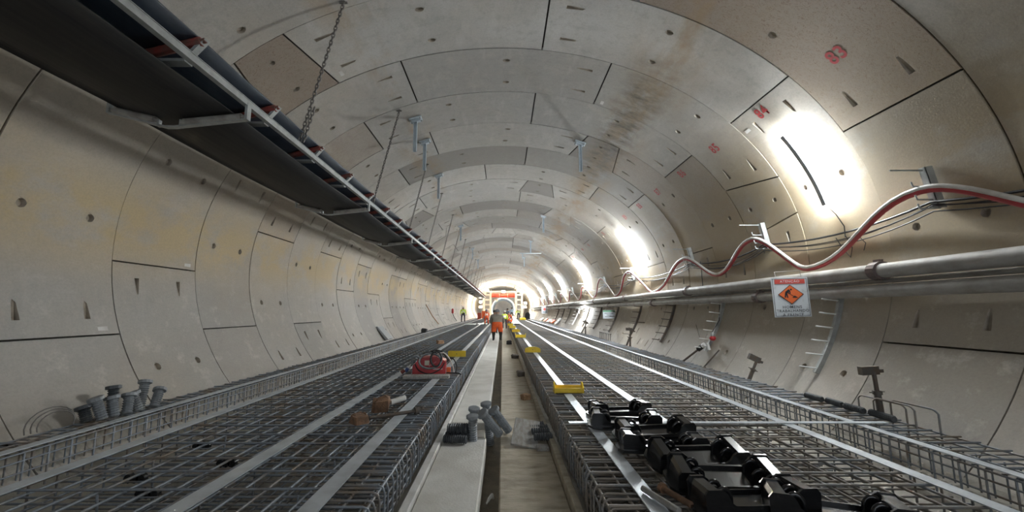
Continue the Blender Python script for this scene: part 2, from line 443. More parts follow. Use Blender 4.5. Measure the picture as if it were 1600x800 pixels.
# ------------------------------------------------------------------ text helpers
def text_mesh(s, size=1.0, bold=.0):
    cu = bpy.data.curves.new('txt', 'FONT'); cu.body = s; cu.size = size; cu.align_x = 'CENTER'; cu.align_y = 'CENTER'; cu.offset = bold
    cu.resolution_u = 3; cu.space_character = 1.12
    o = bpy.data.objects.new('txt', cu); C.objects.link(o)
    me = bpy.data.meshes.new_from_object(o.evaluated_get(bpy.context.evaluated_depsgraph_get()))
    bpy.data.objects.remove(o); return me
def wall_text(s, ang, y, size, k):
    me = text_mesh(s, size, .005)
    for v in me.vertices:                            # reads towards the camera, letters' tops point to the crown
        a = ang - degrees(v.co.y/R); yy = y - v.co.x
        v.co = P(a, yy, R-.004)
    o = obj('stencilled_number', me, M['paint_red'], wall_t); o['label'] = 'red stencilled ring number ' + s
    return o
for k in range(0, 14):
    wall_text(str(83+k), 53.6, ringy(k)+.55*L, .25, k)
for a, i, nm in ((-106.0, .86, 'left wall'), (-91.6, 1.88, 'left wall'), (-32.9, 1.86, 'crown'), (10.0, 1.9, 'crown'), (24.2, 2.9, 'crown'), (55, 1.9, 'right')):
    mb = MB(); y_ = ringy(i); mb.add([P(a-.35, y_-.07, R-.003), P(a-.4, y_+.07, R-.003), P(a+.4, y_+.07, R-.003), P(a+.35, y_-.07, R-.003)], [(0, 1, 2, 3)])
    o = mb.build('paper_sticker', M['curb'], wall_t); o['label'] = 'worn white paper sticker'
# ------------------------------------------------------------------ invert, walkway, gutter
YE = 74.0; YB = -6.0
def invert(x0, x1, name, label):
    mb = MB(); n = 10
    xs = [x0 + (x1-x0)*k/n for k in range(n+1)]
    mb.box((x0, YB, -.30), (x1, 98, -.02))
    return tag(mb.build(name, M['invert']), label, kind='structure')
invert(-5.0, -.82, 'floor', 'rough concrete invert under the left reinforcement')
invert(.64, 5.0, 'floor', 'rough concrete invert under the right reinforcement')
mb = MB(); mb.box((-.82, YB, -.40), (.64, 98, -.22)); tag(mb.build('floor', M['mud']), 'muddy brown bottom of the drainage gutter', kind='structure')
def slab(name, x0, x1, y0, y1, z, m, label):
    mb = MB(); mb.bbox((x0, y0, -.24), (x1, y1, z), .012)
    return tag(mb.build(name, m), label, kind='structure')
slab('floor', -.74, -.205, YB, 5.45, 0, M['slab'], 'near pale concrete slab left of the drainage gutter')
slab('floor', -.74, -.215, 6.15, YE, .0, M['slab'], 'long pale concrete slab left of the gutter running to the workers')
slab('floor', -.74, -.24, 5.45, 6.15, -.10, M['invert'], 'sunken gap between the two pale slabs left of the gutter')
slab('floor', -.03, .56, YB, YE, 0, M['slab_r'], 'brown board-marked concrete strip right of the drainage gutter')
mb = MB(); mb.bbox((-.83, YB, -.20), (-.745, YE, .035), .01); tag(mb.build('trim_1', M['curb']), 'pale narrow curb along the left reinforcement', kind='structure')
mb = MB(); mb.bbox((.56, YB, -.2), (.625, 5.35, .09), .008); tag(mb.build('trim_2', M['slab_r']), 'near brown formwork curb along the right reinforcement', kind='structure')
mb = MB(); mb.bbox((.55, 5.75, -.2), (.615, YE, .06), .008); tag(mb.build('trim_3', M['slab_r']), 'long brown formwork curb along the right reinforcement', kind='structure')

# ------------------------------------------------------------------ reinforcement cages
ZT = .36
def bar(mb, a, b, r=.0095, n=5): mb.tube([a, b], r, n, True, 1.0)
def cage(label, xi, xo, side, m, mid_sp, rough):
    """main mat: xi inner edge (by the walkway), xo outer edge"""
    root = thing('rebar_cage', label, 'rebar cage')
    sg = 1 if xo > xi else -1; rnd = random.Random(3+side)
    # longitudinal bars of the top mat
    wdt = abs(xo-xi); nl = int(wdt/.165)
    for k in range(nl+1):
        x = xi + sg*(.03 + (wdt-.06)*k/nl); mb = MB()
        dz = rnd.uniform(-.006, .006)
        mb.tube([(x, YB, ZT-.022+dz), (x+rnd.uniform(-.015,.015), 18, ZT-.022), (x+rnd.uniform(-.015,.015), 40, ZT-.022+dz), (x, YE, ZT-.022)], .0105, 5)
        mb.build('rebar', m, root)
    # full-width cross bars on top
    y = .4; rest = MB()
    while y < YE:
        yy = y + rnd.uniform(-.03, .03); a = (xi+sg*.02, yy, ZT-.004); b = (xo, yy+rnd.uniform(-.04,.04), ZT-.004)
        if y < 17:
            mb = MB(); bar(mb, a, b, .010); mb.build('rebar', m, root)
        else: bar(rest, a, b, .010, 4)
        y += mid_sp
    # hairpins folded over the inner edge
    U = MB(); d = .48
    path = [(xi+sg*d, 0, ZT-.008), (xi+sg*.05, 0, ZT-.006), (xi+sg*.015, 0, ZT-.022), (xi, 0, ZT-.06), (xi, 0, .07), (xi+sg*.03, 0, .03), (xi+sg*.5, 0, .02)]
    U.tube(path, .0085, 5); ume = U.mesh('rebar'); ume.materials.append(m)
    y = .6; k = 0
    while y < YE:
        if y < 12.5:
            o = obj('rebar', ume, None, root, (rnd.uniform(-.008,.008), y + rnd.uniform(-.015,.015), rnd.uniform(-.006,.006)))
            o.rotation_euler = (0, 0, rnd.uniform(-.02, .02))
        else:
            j = [(p[0], p[1]+y, p[2]) for p in path]
            rest.tube(j, .0085, 4, False)
        y += .115
    # second mat below, bottom mat, side rails: too dense to pick apart
    y = .4
    while y < YE:
        bar(rest, (xi+sg*.02, y, ZT-.085), (xo, y+rnd.uniform(-.02,.02), ZT-.085), .0085, 4)
        bar(rest, (xi+sg*.02, y+.06, .05), (xo, y+.06, .05), .0085, 4)
        y += .13
    for k in range(int(wdt/.21)):
        x = xi + sg*(.1 + .21*k)
        bar(rest, (x, YB, ZT-.105), (x, YE, ZT-.105), .009, 4); bar(rest, (x+.05, YB, .07), (x+.05, YE, .07), .009, 4)
    for z in (.09, .17, .25): bar(rest, (xi+sg*.014, YB, z), (xi+sg*.014, YE, z), .009, 4)
    # vertical ties and the grid of the outer edge
    y = .5
    while y < 40:
        for f in (.24, .5, .76):
            x = xi + sg*wdt*f + rnd.uniform(-.12, .12)
            bar(rest, (x, y, .04), (x+rnd.uniform(-.02,.02), y+rnd.uniform(-.03,.03), ZT), .008, 4)
        y += .62
    y = .4
    while y < YE:
        bar(rest, (xo, y, .02), (xo, y, ZT-.004), .008, 4); y += .2
    rest.build('rebar_bundle', m, root)['kind'] = 'stuff'
    # black plastic spacers tied under the mat
    return root
cage('left reinforcement cage of grey steel bars beside the walkway', -.845, -3.50, 0, M['steel'], .33, 0)
cage('right reinforcement cage of browned steel bars under the black rail plates', .665, 3.24, 1, M['steel_b'], .27, 1)
def edge_cage(label, xi, xo, m, seed):
    root = thing('rebar_cage', label, 'rebar cage'); rnd = random.Random(seed); rest = MB()
    sg = 1 if xo > xi else -1; w_ = abs(xo-xi)
    for k in range(4):
        x = xi + sg*w_*k/3*.96; mb = MB(); bar(mb, (x, YB, ZT-.02), (x, YE, ZT-.02), .0095); mb.build('rebar', m, root)
    for z in (.07, .17, .27):
        mb = MB(); bar(mb, (xi, YB, z), (xi, YE, z), .009); mb.build('rebar', m, root)
    y = .5
    while y < YE:
        yy = y + rnd.uniform(-.02, .02)
        pth = [(xo+sg*rnd.uniform(-.06,.02), yy, ZT-.005), (xi+sg*.02, yy, ZT-.005), (xi, yy, ZT-.03), (xi, yy, -.01)]
        if y < 22:
            mb = MB(); mb.tube(pth, .009, 5); mb.build('rebar', m, root)
        else: rest.tube(pth, .009, 4, False)
        y += .21
    y = .55
    while y < YE:
        bar(rest, (xi+sg*.06, y, ZT-.03), (xo, y+.02, ZT-.03), .007, 4)
        bar(rest, (xi+sg*w_*.55, y+.05, .0), (xi+sg*w_*.55, y+.05, ZT-.03), .007, 4); y += .105
    rest.build('rebar_bundle', m, root)['kind'] = 'stuff'
edge_cage('narrow outer reinforcement cage along the left tunnel wall', -4.30, -4.80, M['steel'], 21)
edge_cage('narrow outer reinforcement cage along the right tunnel wall', 3.86, 4.58, M['steel'], 22)

# galvanised flat strips lying on the cages
def strip(x, label, wd=.125, x2=None, wob=.012, seed=0):
    rnd = random.Random(seed); mb = MB(); z = ZT+.006; ys = [YB, .5] + [2.5 + 5.5*k for k in range(13)]
    xs = [x + rnd.uniform(-wob, wob) for _ in ys]; vs = []
    for xx, yy in zip(xs, ys):
        zz = z + rnd.uniform(0, .006)
        vs += [(xx-wd/2, yy, zz), (xx+wd/2, yy, zz), (xx+wd/2, yy, zz+.008), (xx-wd/2, yy, zz+.008)]
    fs = [(3,2,1,0)]; n = len(ys)
    for i in range(n-1):
        for k in range(4): j = (k+1) % 4; fs.append((i*4+k, i*4+j, i*4+4+j, i*4+4+k))
    fs.append(tuple((n-1)*4+k for k in range(4)))
    mb.add(vs, fs); tag(mb.build('flat_strip', M['galv']), label, 'steel strip', 'galvanised flat strips on the cages')
strip(-4.345, 'galvanised flat strip nearest the left tunnel wall', .11, seed=1)
strip(-3.43, 'galvanised flat strip along the outer edge of the left cage, second from the left wall', .125, seed=2)
strip(-2.03, 'galvanised flat strip running behind the red welder, third from the left wall', .13, seed=3)
strip(-1.20, 'galvanised flat strip nearest the walkway on the left cage, under the welder plank', .13, seed=4)
strip(.965, 'galvanised flat strip under the yellow templates on the right cage', .115, seed=5)
strip(1.81, 'galvanised flat strip right beside the row of black rail plates', .13, seed=6)
strip(3.12, 'galvanised flat strip along the outer edge of the right cage', .115, seed=7)
strip(3.91, 'galvanised flat strip nearest the right tunnel wall', .10, seed=8)
mb = MB(); mb.box((.73, 4.635, ZT+.022), (4.22, 4.705, ZT+.030)); tag(mb.build('flat_strip', M['galv']), 'galvanised flat strip laid crosswise over the other strips', 'steel strip')

# ------------------------------------------------------------------ tube lamps along the right wall
def lamp_fixture(y, label, gm='tube', a0=60.5, a1=78.5):
    root = thing('tube_lamp', label, 'lamp', group='tube lamps along the right wall')
    n = 12; A = [a0 + (a1-a0)*k/n for k in range(n+1)]
    mb = MB(); vs = []
    for a in A:
        for dy, r in ((-.05, R-.075), (.05, R-.075), (.042, R-.125), (-.042, R-.125)): vs.append(P(a, y+dy, r))
    fs = [(3,2,1,0), tuple(4*n+k for k in range(4))]
    for i in range(n):
        for k in range(4): j = (k+1) % 4; fs.append((i*4+k, i*4+j, i*4+4+j, i*4+4+k))
    mb.add(vs, fs); mb.build('housing', M['lamp_body'], root)
    for dy in (-.072, .072):
        mb = MB(); mb.tube([P(a, y+dy, R-.048) for a in A[0:]], .018, 6); mb.build('tube', M[gm], root)
    for a in (a0+2, a1-2):
        mb = MB(); mb.tube([P(a, y, R-.001), P(a, y, R-.11)], .014, 5); mb.build('standoff', M['lamp_body'], root)
    return root
LY = [6.63, 16.3, 26.7, 36.6, 46.2, 55.2, 66.8, 78.5]
names = ['nearest of the row and above the warning sign', 'second along the right wall, above the red hose', 'third along the right wall', 'fourth along the right wall', 'fifth along the right wall', 'sixth along the right wall', 'seventh along the right wall', 'last of the row beside the far portal']
for yy, nm in zip(LY, names): lamp_fixture(yy, 'glowing curved tube lamp, ' + nm, 'tube1' if yy < 10 else 'tube')

# ------------------------------------------------------------------ conveyor under the left crown
def conveyor():
    root = thing('belt_conveyor', 'long dark belt conveyor hung on chains below the left crown', 'conveyor')
    z = lambda v: v+1.6
    Y0, Y1 = -6.0, 72.0
    for x, dz in ((-2.99, 0), (-4.50, .04)):
        mb = MB(); mb.box((x-.03, Y0, z(2.37+dz)), (x+.03, Y1, z(2.44+dz))); mb.box((x-.038, Y0, z(2.44+dz)), (x+.038, Y1, z(2.447+dz)))
        mb.build('side_rail', M['galv_d'], root)
    def belt(name, prof, th, m, sag=0, per=4.33, y0=4.46):
        mb = MB(); vs = []; ys = []; y = Y0
        while y <= Y1: ys.append(y); y += .54
        n = len(prof)
        for y in ys:
            t = ((y-y0)/per) % 1.0; dz = -sag*4*t*(1-t)
            for (x, zz) in prof: vs.append((x, y, z(zz)+dz))
            for (x, zz) in prof: vs.append((x, y, z(zz)+dz+th))
        fs = []; k2 = 2*n
        for i in range(len(ys)-1):
            for k in range(n-1):
                a = i*k2+k; fs.append((a, a+1, a+k2+1, a+k2)); a += n; fs.append((a+1, a, a+k2, a+k2+1))
            for k, (p, q) in enumerate(((0, n), (n-1, 2*n-1))): fs.append((i*k2+p, i*k2+q, (i+1)*k2+q, (i+1)*k2+p))
        mb.add(vs, fs, True); return mb.build(name, m, root)
    belt('return_belt', [(-4.47, 2.345), (-4.2, 2.285), (-3.93, 2.222), (-3.78, 2.212), (-3.45, 2.243), (-3.12, 2.275)], .014, M['belt'], .03)
    belt('carrying_belt', [(-4.58, 2.655), (-4.3, 2.57), (-4.05, 2.48), (-3.5, 2.48), (-3.25, 2.545), (-2.945, 2.625)], .016, M['belt_top'], .01, 1.3, 3.6)
    # V-shaped return idlers
    def v_idler(y):
        e = bpy.data.objects.new('return_idler', None); C.objects.link(e); e.parent = root; e.location = (0, y, 0); e.empty_display_size = .1
        return e
    vb = MB(); vb.prism([(-4.58,-.02,z(2.28)),(-3.90,-.02,z(2.105)),(-3.80,-.02,z(2.105)),(-2.96,-.02,z(2.20)),(-2.96,-.02,z(2.215)),(-3.80,-.02,z(2.125)),(-3.90,-.02,z(2.125)),(-4.58,-.02,z(2.295))], (0,.06,0))
    vb.box((-4.60,-.02,z(2.28)), (-4.57,.045,z(2.42))); vb.box((-2.985,-.025,z(2.20)), (-2.955,.045,z(2.40)))
    vb.box((-4.0,-.015,z(2.12)), (-3.975,.03,z(2.20))); vb.box((-3.74,-.015,z(2.11)), (-3.72,.03,z(2.20)))
    vbm = vb.mesh('bracket'); vbm.materials.append(M['galv_d'])
    def rollm(a, b, r, cap=.04):
        m_ = MB(); a = Vector(a); b = Vector(b); d = (b-a).normalized()
        m_.tube([a, a+d*cap, a+d*cap, b-d*cap, b-d*cap, b], [r*.55, r*.55, r, r, r*.55, r*.55], 10, smooth=False)
        return m_.mesh('roller')
    rl = rollm((-4.55,0,z(2.32)), (-3.99,0,z(2.19)), .044); rr = rollm((-3.73,0,z(2.165)), (-2.99,0,z(2.238)), .044)
    for m_ in (rl, rr): m_.materials.append(M['roller'])
    y = 4.46 - 4.33*2
    while y < Y1:
        e = v_idler(y); obj('bracket', vbm, None, e); obj('roller', rl, None, e); obj('roller', rr, None, e); y += 4.33
    # three-roller carrying idlers
    cb = MB(); cb.prism([(-4.50,-.03,z(2.355)),(-3.02,-.03,z(2.355)),(-3.02,-.03,z(2.383)),(-4.50,-.03,z(2.383))], (0,.10,0))
    for s_, xb, xt in ((-1, -4.50, -4.62), (1, -3.03, -2.88)):
        cb.prism([(xb-.02,-.01,z(2.42)),(xb+.02,-.01,z(2.42)),(xt+.02,-.01,z(2.60)),(xt-.02,-.01,z(2.60))], (0,.07,0))
    for x in (-4.08, -3.47): cb.box((x-.012,-.01,z(2.38)), (x+.012,.03,z(2.44)))
    cbm = cb.mesh('bracket'); cbm.materials.append(M['galv_d'])
    rc = rollm((-4.06,.01,z(2.432)), (-3.49,.01,z(2.432)), .045); rw = rollm((-3.46,.01,z(2.438)), (-2.87,.01,z(2.592)), .045); rx = rollm((-4.09,.01,z(2.438)), (-4.63,.01,z(2.618)), .045)
    rc.materials.append(M['roller']); rw.materials.append(M['red_dirty']); rx.materials.append(M['red_dirty'])
    y = 3.6 - 1.3*5
    while y < Y1:
        e = bpy.data.objects.new('carrying_idler', None); C.objects.link(e); e.parent = root; e.location = (0, y, 0); e.empty_display_size = .1
        for me_, nm in ((cbm, 'bracket'), (rc, 'roller'), (rw, 'roller'), (rx, 'roller')): obj(nm, me_, None, e)
        y += 1.3
    return root
conveyor()

# ------------------------------------------------------------------ chains
def chain_mesh(a, b, ln=.075, r=.0075, dbl=0.):
    mb = MB(); a = Vector(a); b = Vector(b); d = (b-a); n = int(d.length/(ln*.72)); d.normalize()
    s1 = d.orthogonal().normalized(); s2 = d.cross(s1)
    def link(c, side):
        pts = []; h = ln/2 - .018; wd = .019
        for k in range(4): t = -pi/2 + pi*k/3; pts.append(c + d*(h + .018*cos(t)) + side*wd*sin(t))
        for k in range(4): t = pi/2 + pi*k/3; pts.append(c + d*(-h + .018*cos(t)) + side*wd*sin(t))
        mb.tube(pts, r, 4, closed=True)
    for k in range(n+1):
        c = a + d*(k*ln*.72); link(c, s1 if k % 2 else s2)
        if dbl and k*ln*.72 > d.length*0 + (b-a).length - dbl: link(c + Vector((.05, .02, .0)), s2 if k % 2 else s1)
    return mb
CH = [5.70, 9.13, 12.7, 16.0, 19.7, 23.2, 26.7, 30.2, 33.7, 37.2, 40.7, 44.2, 48, 52, 56, 60, 64]
lab = ['nearest chain holding the conveyor, doubled at its lower end', 'second chain holding the conveyor', 'third chain holding the conveyor', 'fourth chain holding the conveyor', 'fifth chain holding the conveyor']
for k, y in enumerate(CH):
    x = -2.46; z = Z0 + math.sqrt(R*R - (x/S)**2)
    mb = chain_mesh((x, y, z-.05), (-2.99, y, 4.08), .085 if k < 5 else .11, .0095 if k < 2 else .008, .55 if k == 0 else 0)
    mb.tube([(x-.06, y, z-.035), (x+.06, y, z-.035)], .02, 6)
    tag(mb.build('chain', M['wire']), lab[k]+' from the crown' if k < 5 else 'thin distant chain holding the far conveyor, number %s from the camera' % ['six','seven','eight','nine','ten','eleven','twelve','thirteen','fourteen','fifteen','sixteen','seventeen'][k-5], 'chain', 'conveyor hanging chains')

# ------------------------------------------------------------------ ceiling hangers (channel posts)
def hanger(x, y, label, ln=.88, arm=False):
    z = Z0 + math.sqrt(R*R - (x/S)**2)
    root = thing('ceiling_hanger', label, 'hanger', (x, y, 0), group='galvanised ceiling hangers')
    sl = -math.atan(x/S/S/(z-Z0))
    mb = MB(); m_ = TR(0, 0, z-.03) @ ROT(-sl, 'Y')
    mb.box((-.16, -.11, -.015), (.16, .11, .015), m_); mb.box((-.11, -.05, -.075), (.11, .05, -.015), m_); mb.build('base_plate', M['hang'], root)
    mb = MB()
    for q in ((-.045, -.035, -.045+.012, .035), (.045-.012, -.035, .045, .035), (-.045, .025, .045, .035)): mb.box((q[0], q[1], z-ln), (q[2], q[3], z-.08))
    mb.build('channel_post', M['hang'], root)
    for dx in (-.12, .12):
        for dy in (-.08, .08):
            mb = MB(); mb.tube([m_ @ Vector((dx, dy, -.06)), m_ @ Vector((dx, dy, .01))], .014, 6); mb.build('bolt', M['galv_d'], root)
    if arm:
        mb = MB(); mb.box((-.75, -.05, z-ln-.05), (.75, .05, z-ln)); mb.box((-.6, -.05, z-ln-.45), (-.54, .05, z-ln)); mb.build('cross_arm', M['hang'], root)
for x, y, l, a in ((-2.2, 9.75, 'nearest galvanised channel post hanging from the crown left of centre', 0), (-2.22, 11.1, 'galvanised channel post just behind the nearest one on the left', 0), (-2.27, 13.99, 'third galvanised channel post from the front on the left of the crown', 0),
     (-2.35, 22.5, 'distant galvanised channel post left of the crown among the chains', 0), (2.24, 11.18, 'single near galvanised channel post hanging right of the crown', 0), (2.11, 20.5, 'distant galvanised channel post right of the crown', 0), (1.98, 28.2, 'galvanised hanger with a cross arm at its foot', 1),
     (-2.3, 31, 'far galvanised channel post left of the crown', 0), (-2.3, 38, 'farthest galvanised channel post left of the crown', 0), (2.0, 37, 'far galvanised channel post right of the crown', 0)):
    hanger(x, y, l, .88, a)

# ------------------------------------------------------------------ pipes on the right wall
def pipe(z, x, r, label, offs, step=6.0):
    root = thing('pipe_run', label, 'pipe'); y = offs - step*2; k = 0
    while y < 76:
        mb = MB(); mb.tube([(x, y, z), (x, y+step-.02, z)], r, 14, True, 1.15); mb.build('pipe_length', M['pipe'], root)
        mb = MB(); mb.tube([(x, y-.07, z), (x, y-.065, z), (x, y+.065, z), (x, y+.07, z)], [r, r+.03, r+.03, r], 14, True, 1.15, False)
        mb.box((x-.03, y-.05, z+r), (x+.03, y+.05, z+r+.06)); c = mb.build('coupling', M['coupling'], root)
        y += step
    return root
pipe(2.165, 5.36, .103, 'upper grey pipe along the right wall', 5.75)
pipe(1.885, 5.36, .090, 'lower grey pipe along the right wall', 2.5+6.0)
mb = MB(); mb.tube([(5.50, -6, 2.03), (5.50, 30, 2.03), (5.5, 72, 2.03)], .035, 8); tag(mb.build('thin_pipe', M['pipe']), 'thin grey conduit behind the two larger pipes', 'pipe')

# ------------------------------------------------------------------ cable brackets, hose, cables
BR = [5.05, 8.42, 11.78, 17.2, 21.9, 27.0, 32, 37, 42, 47, 52, 57]
bl = ['nearest steel cable bracket behind the hose crest', 'second steel cable bracket left of the lamp', 'third steel cable bracket above the pipes']
def bracket(y, label):
    root = thing('cable_bracket', label, 'bracket', group='cable brackets on the right wall')
    mb = MB()
    for dy in (-.04, .03):
        pl_ = [P(77.5, y+dy, R-.01), P(85, y+dy, R-.01), P(85, y+dy, R-.09), P(77.5, y+dy, R-.09)]; mb.prism(pl_, (0, .01, 0))
    mb.prism([P(77.5, y-.04, R-.09), P(85, y-.04, R-.09), P(85, y-.04, R-.08), P(77.5, y-.04, R-.08)], (0, .08, 0)); mb.build('channel', M['galv_d'], root)
    for a in (78.0, 81.0, 83.4, 85.0):
        p = P(a, y, R-.09); ln = .30 if a < 79 else .15
        mb = MB(); mb.tube([p, p + Vector((-ln*.6, 0, 0)), p + Vector((-ln*S, 0, .0)), p + Vector((-ln*S-.02, 0, .06 if a > 79 else .0))], .011, 5); mb.build('arm', M['galv_d'], root)
for k, y in enumerate(BR): bracket(y, bl[k] if k < 3 else ('distant steel cable bracket at hose crest number %s from the front' % ['four', 'five', 'six', 'seven', 'eight', 'nine', 'ten', 'eleven', 'twelve'][k-3]))
def catenary(y0, y1, z0, z1, low, n=14):
    pts = []
    for k in range(n+1):
        t = k/n; y = y0+(y1-y0)*t; s_ = 4*t*(1-t); pts.append((y, (z0+(z1-z0)*t) - low*s_))
    return pts
def wallx(z, off): return S*math.sqrt(max(.01, R*R-(z-Z0)**2)) - off
# hose: smooth wave over brackets, a red and a white line side by side
key = [(-6, 2.62), (-3.6, 3.12), (-1, 2.42), (1.9, 3.1), (3.55, 2.50), (5.05, 3.13), (7.3, 2.36), (8.6, 3.12), (10.4, 2.52), (11.85, 3.12), (14.9, 2.28), (17.2, 3.24), (19.9, 2.33), (21.9, 3.35), (24.8, 2.40), (27.0, 3.2), (29.6, 2.4), (32, 3.2), (34.5, 2.4), (37, 3.2), (39.5, 2.4), (42, 3.2), (44.5, 2.4), (47, 3.2), (49.5, 2.4), (52, 3.2), (54.5, 2.4), (57, 3.2), (60, 2.5)]
def wave(ph):
    out = []
    for (ya, za), (yb, zb) in zip(key, key[1:]):
        n = 12 if ya < 20 else 7
        for k in range(n):
            t = k/n; s_ = (1-cos(pi*t))/2; s_ = .65*s_+.35*t
            out.append((ya+(yb-ya)*t, za+(zb-za)*((1-cos(pi*t))/2)))
    return out
pr = []; pw = []
for y, z in wave(0):
    up = max(0, min(1, (z-2.5)/.6))
    pr.append((wallx(z, .13+.12*up), y, z)); 
root = thing('hose_pair', 'thick red and white twin hose draped in waves over the wall brackets', 'hose')
# the pair twists slowly: white line rides on top and to the tunnel side
tw = []
for i, (x, y, z) in enumerate(pr):
    d = Vector(pr[min(i+1, len(pr)-1)]) - Vector(pr[max(i-1, 0)]); d.normalize()
    nrm = d.cross(Vector((1,0,0))).normalized()
    tw.append(nrm if nrm.z > 0 else -nrm)
mb = MB(); mb.tube([Vector(p) - t_*.014 for p, t_ in zip(pr, tw)], .036, 8, True, 1.0); mb.build('red_hose', M['hose_red'], root)
mb = MB(); mb.tube([Vector(p) + t_*.026 + Vector((-.018, -.012, 0)) for p, t_ in zip(pr, tw)], .030, 8, True, 1.0); mb.build('white_hose', M['hose_white'], root)
def cablerun(z_off, low, r, label, seed):
    rnd = random.Random(seed); pts = []
    B = [-6, -2, 1.7] + BR
    for a, b in zip(B, B[1:]):
        lw = low*rnd.uniform(.8, 1.3)*min(1, (b-a)/3.3)
        for (y, z) in catenary(a, b, 2.95+z_off, 2.95+z_off, lw, 10)[:-1]: pts.append((wallx(z, .05 + .1*(1-min(1, (2.95+z_off-z)/max(lw, .01)))), y, z))
    mb = MB(); mb.tube(pts, r, 5); return tag(mb.build('cable', M['cable']), label, 'cable', 'black cables on the wall brackets')
cablerun(.03, .12, .018, 'thickest black cable hung along the right wall brackets', 1)
cablerun(-.02, .19, .010, 'thin black cable sagging just below the thickest one', 2)
cablerun(-.09, .16, .009, 'lowest thin black cable on the right wall brackets', 3)
cablerun(.0, .23, .007, 'loosest thin wire sagging along the right wall brackets', 4)
# lamp feed wires
mb = MB(); mb.tube([P(78.5, 6.63, R-.1), P(81, 6.58, R-.05), P(84, 6.52, R-.03), P(86.5, 6.5, R-.06)], .008, 5)
mb.tube([P(86.3, 6.5, R-.05), P(89, 6.45, R-.03), P(91, 6.5, R-.03), P(89, 6.62, R-.03), P(86.2, 6.7, R-.05)], .006, 4)
mb.tube([P(86.3, 6.3, R-.05), P(88.5, 6.2, R-.03), P(90, 6.25, R-.03)], .006, 4)
tag(mb.build('lamp_wire', M['cable']), 'loose feed wire dangling under the nearest tube lamp', 'wire')
# hanging tie between cables and pipe at third bracket
mb = MB(); mb.tube([P(84, 11.3, R-.06), (5.5, 11.15, 2.28)], .012, 5); tag(mb.build('tie_wire', M['cable']), 'short black tie from the third bracket down to the upper pipe', 'wire')

# ------------------------------------------------------------------ curved pin rails (ladder-like) on the right wall
def pin_rail(y, label, m, pale=False, a1=117):
    root = thing('pin_rail', label, 'wall rail', group='curved pin rails on the right wall')
    A = [95 + (a1-95)*k/8 for k in range(9)]
    mb = MB(); vs = []
    for a in A:
        for dy, r in ((-.03, R), (.03, R), (.03, R-.06), (-.03, R-.06)): vs.append(P(a, y+dy, r))
    fs = [(3,2,1,0), (32,33,34,35)]
    for i in range(8):
        for k in range(4): j = (k+1) % 4; fs.append((i*4+k, i*4+j, i*4+4+j, i*4+4+k))
    mb.add(vs, fs); mb.build('rail', m, root)
    a = 100.5
    while a < a1:
        p = P(a, y, R-.05); mb = MB(); mb.tube([p, p + Vector((-.20*S, .02, .03))], .013, 5); mb.build('pin', M['white'] if pale else m, root); a += 3.1
pin_rail(6.68, 'nearest curved pin rail with pale pins below the pipes, right of the warning sign', M['galv_d'], True)
pin_rail(10.25, 'curved pin rail with white pins like ladder rungs, above the red bulb', M['galv_d'], True)
for k, y in enumerate((13.15, 16.3, 19.5, 22.8, 26.0, 29.6, 33, 36.5, 40)):
    pin_rail(y, 'dark curved pin rail, %s beyond the white-pinned one' % ['first', 'second', 'third', 'fourth', 'fifth', 'sixth', 'seventh', 'eighth', 'ninth'][k], M['iron'] if k not in (5,) else M['white'], k == 5)
# dark flat bars lying on the wall
for k, (a0, y0, a1, y1, l) in enumerate(((115.7, 9.72, 123.2, 9.88, 'dark flat bar leaning on the lower right wall below the white-pinned rail'), (108, 11.4, 112.5, 10.9, 'thin dark rod stuck on the right wall left of the white-pinned rail'))):
    mb = MB(); mb.tube([P(a0, y0, R-.02), P(a1, y1, R-.03)], .02 if k == 0 else .008, 4); tag(mb.build('dark_bar', M['iron']), l, 'bar')

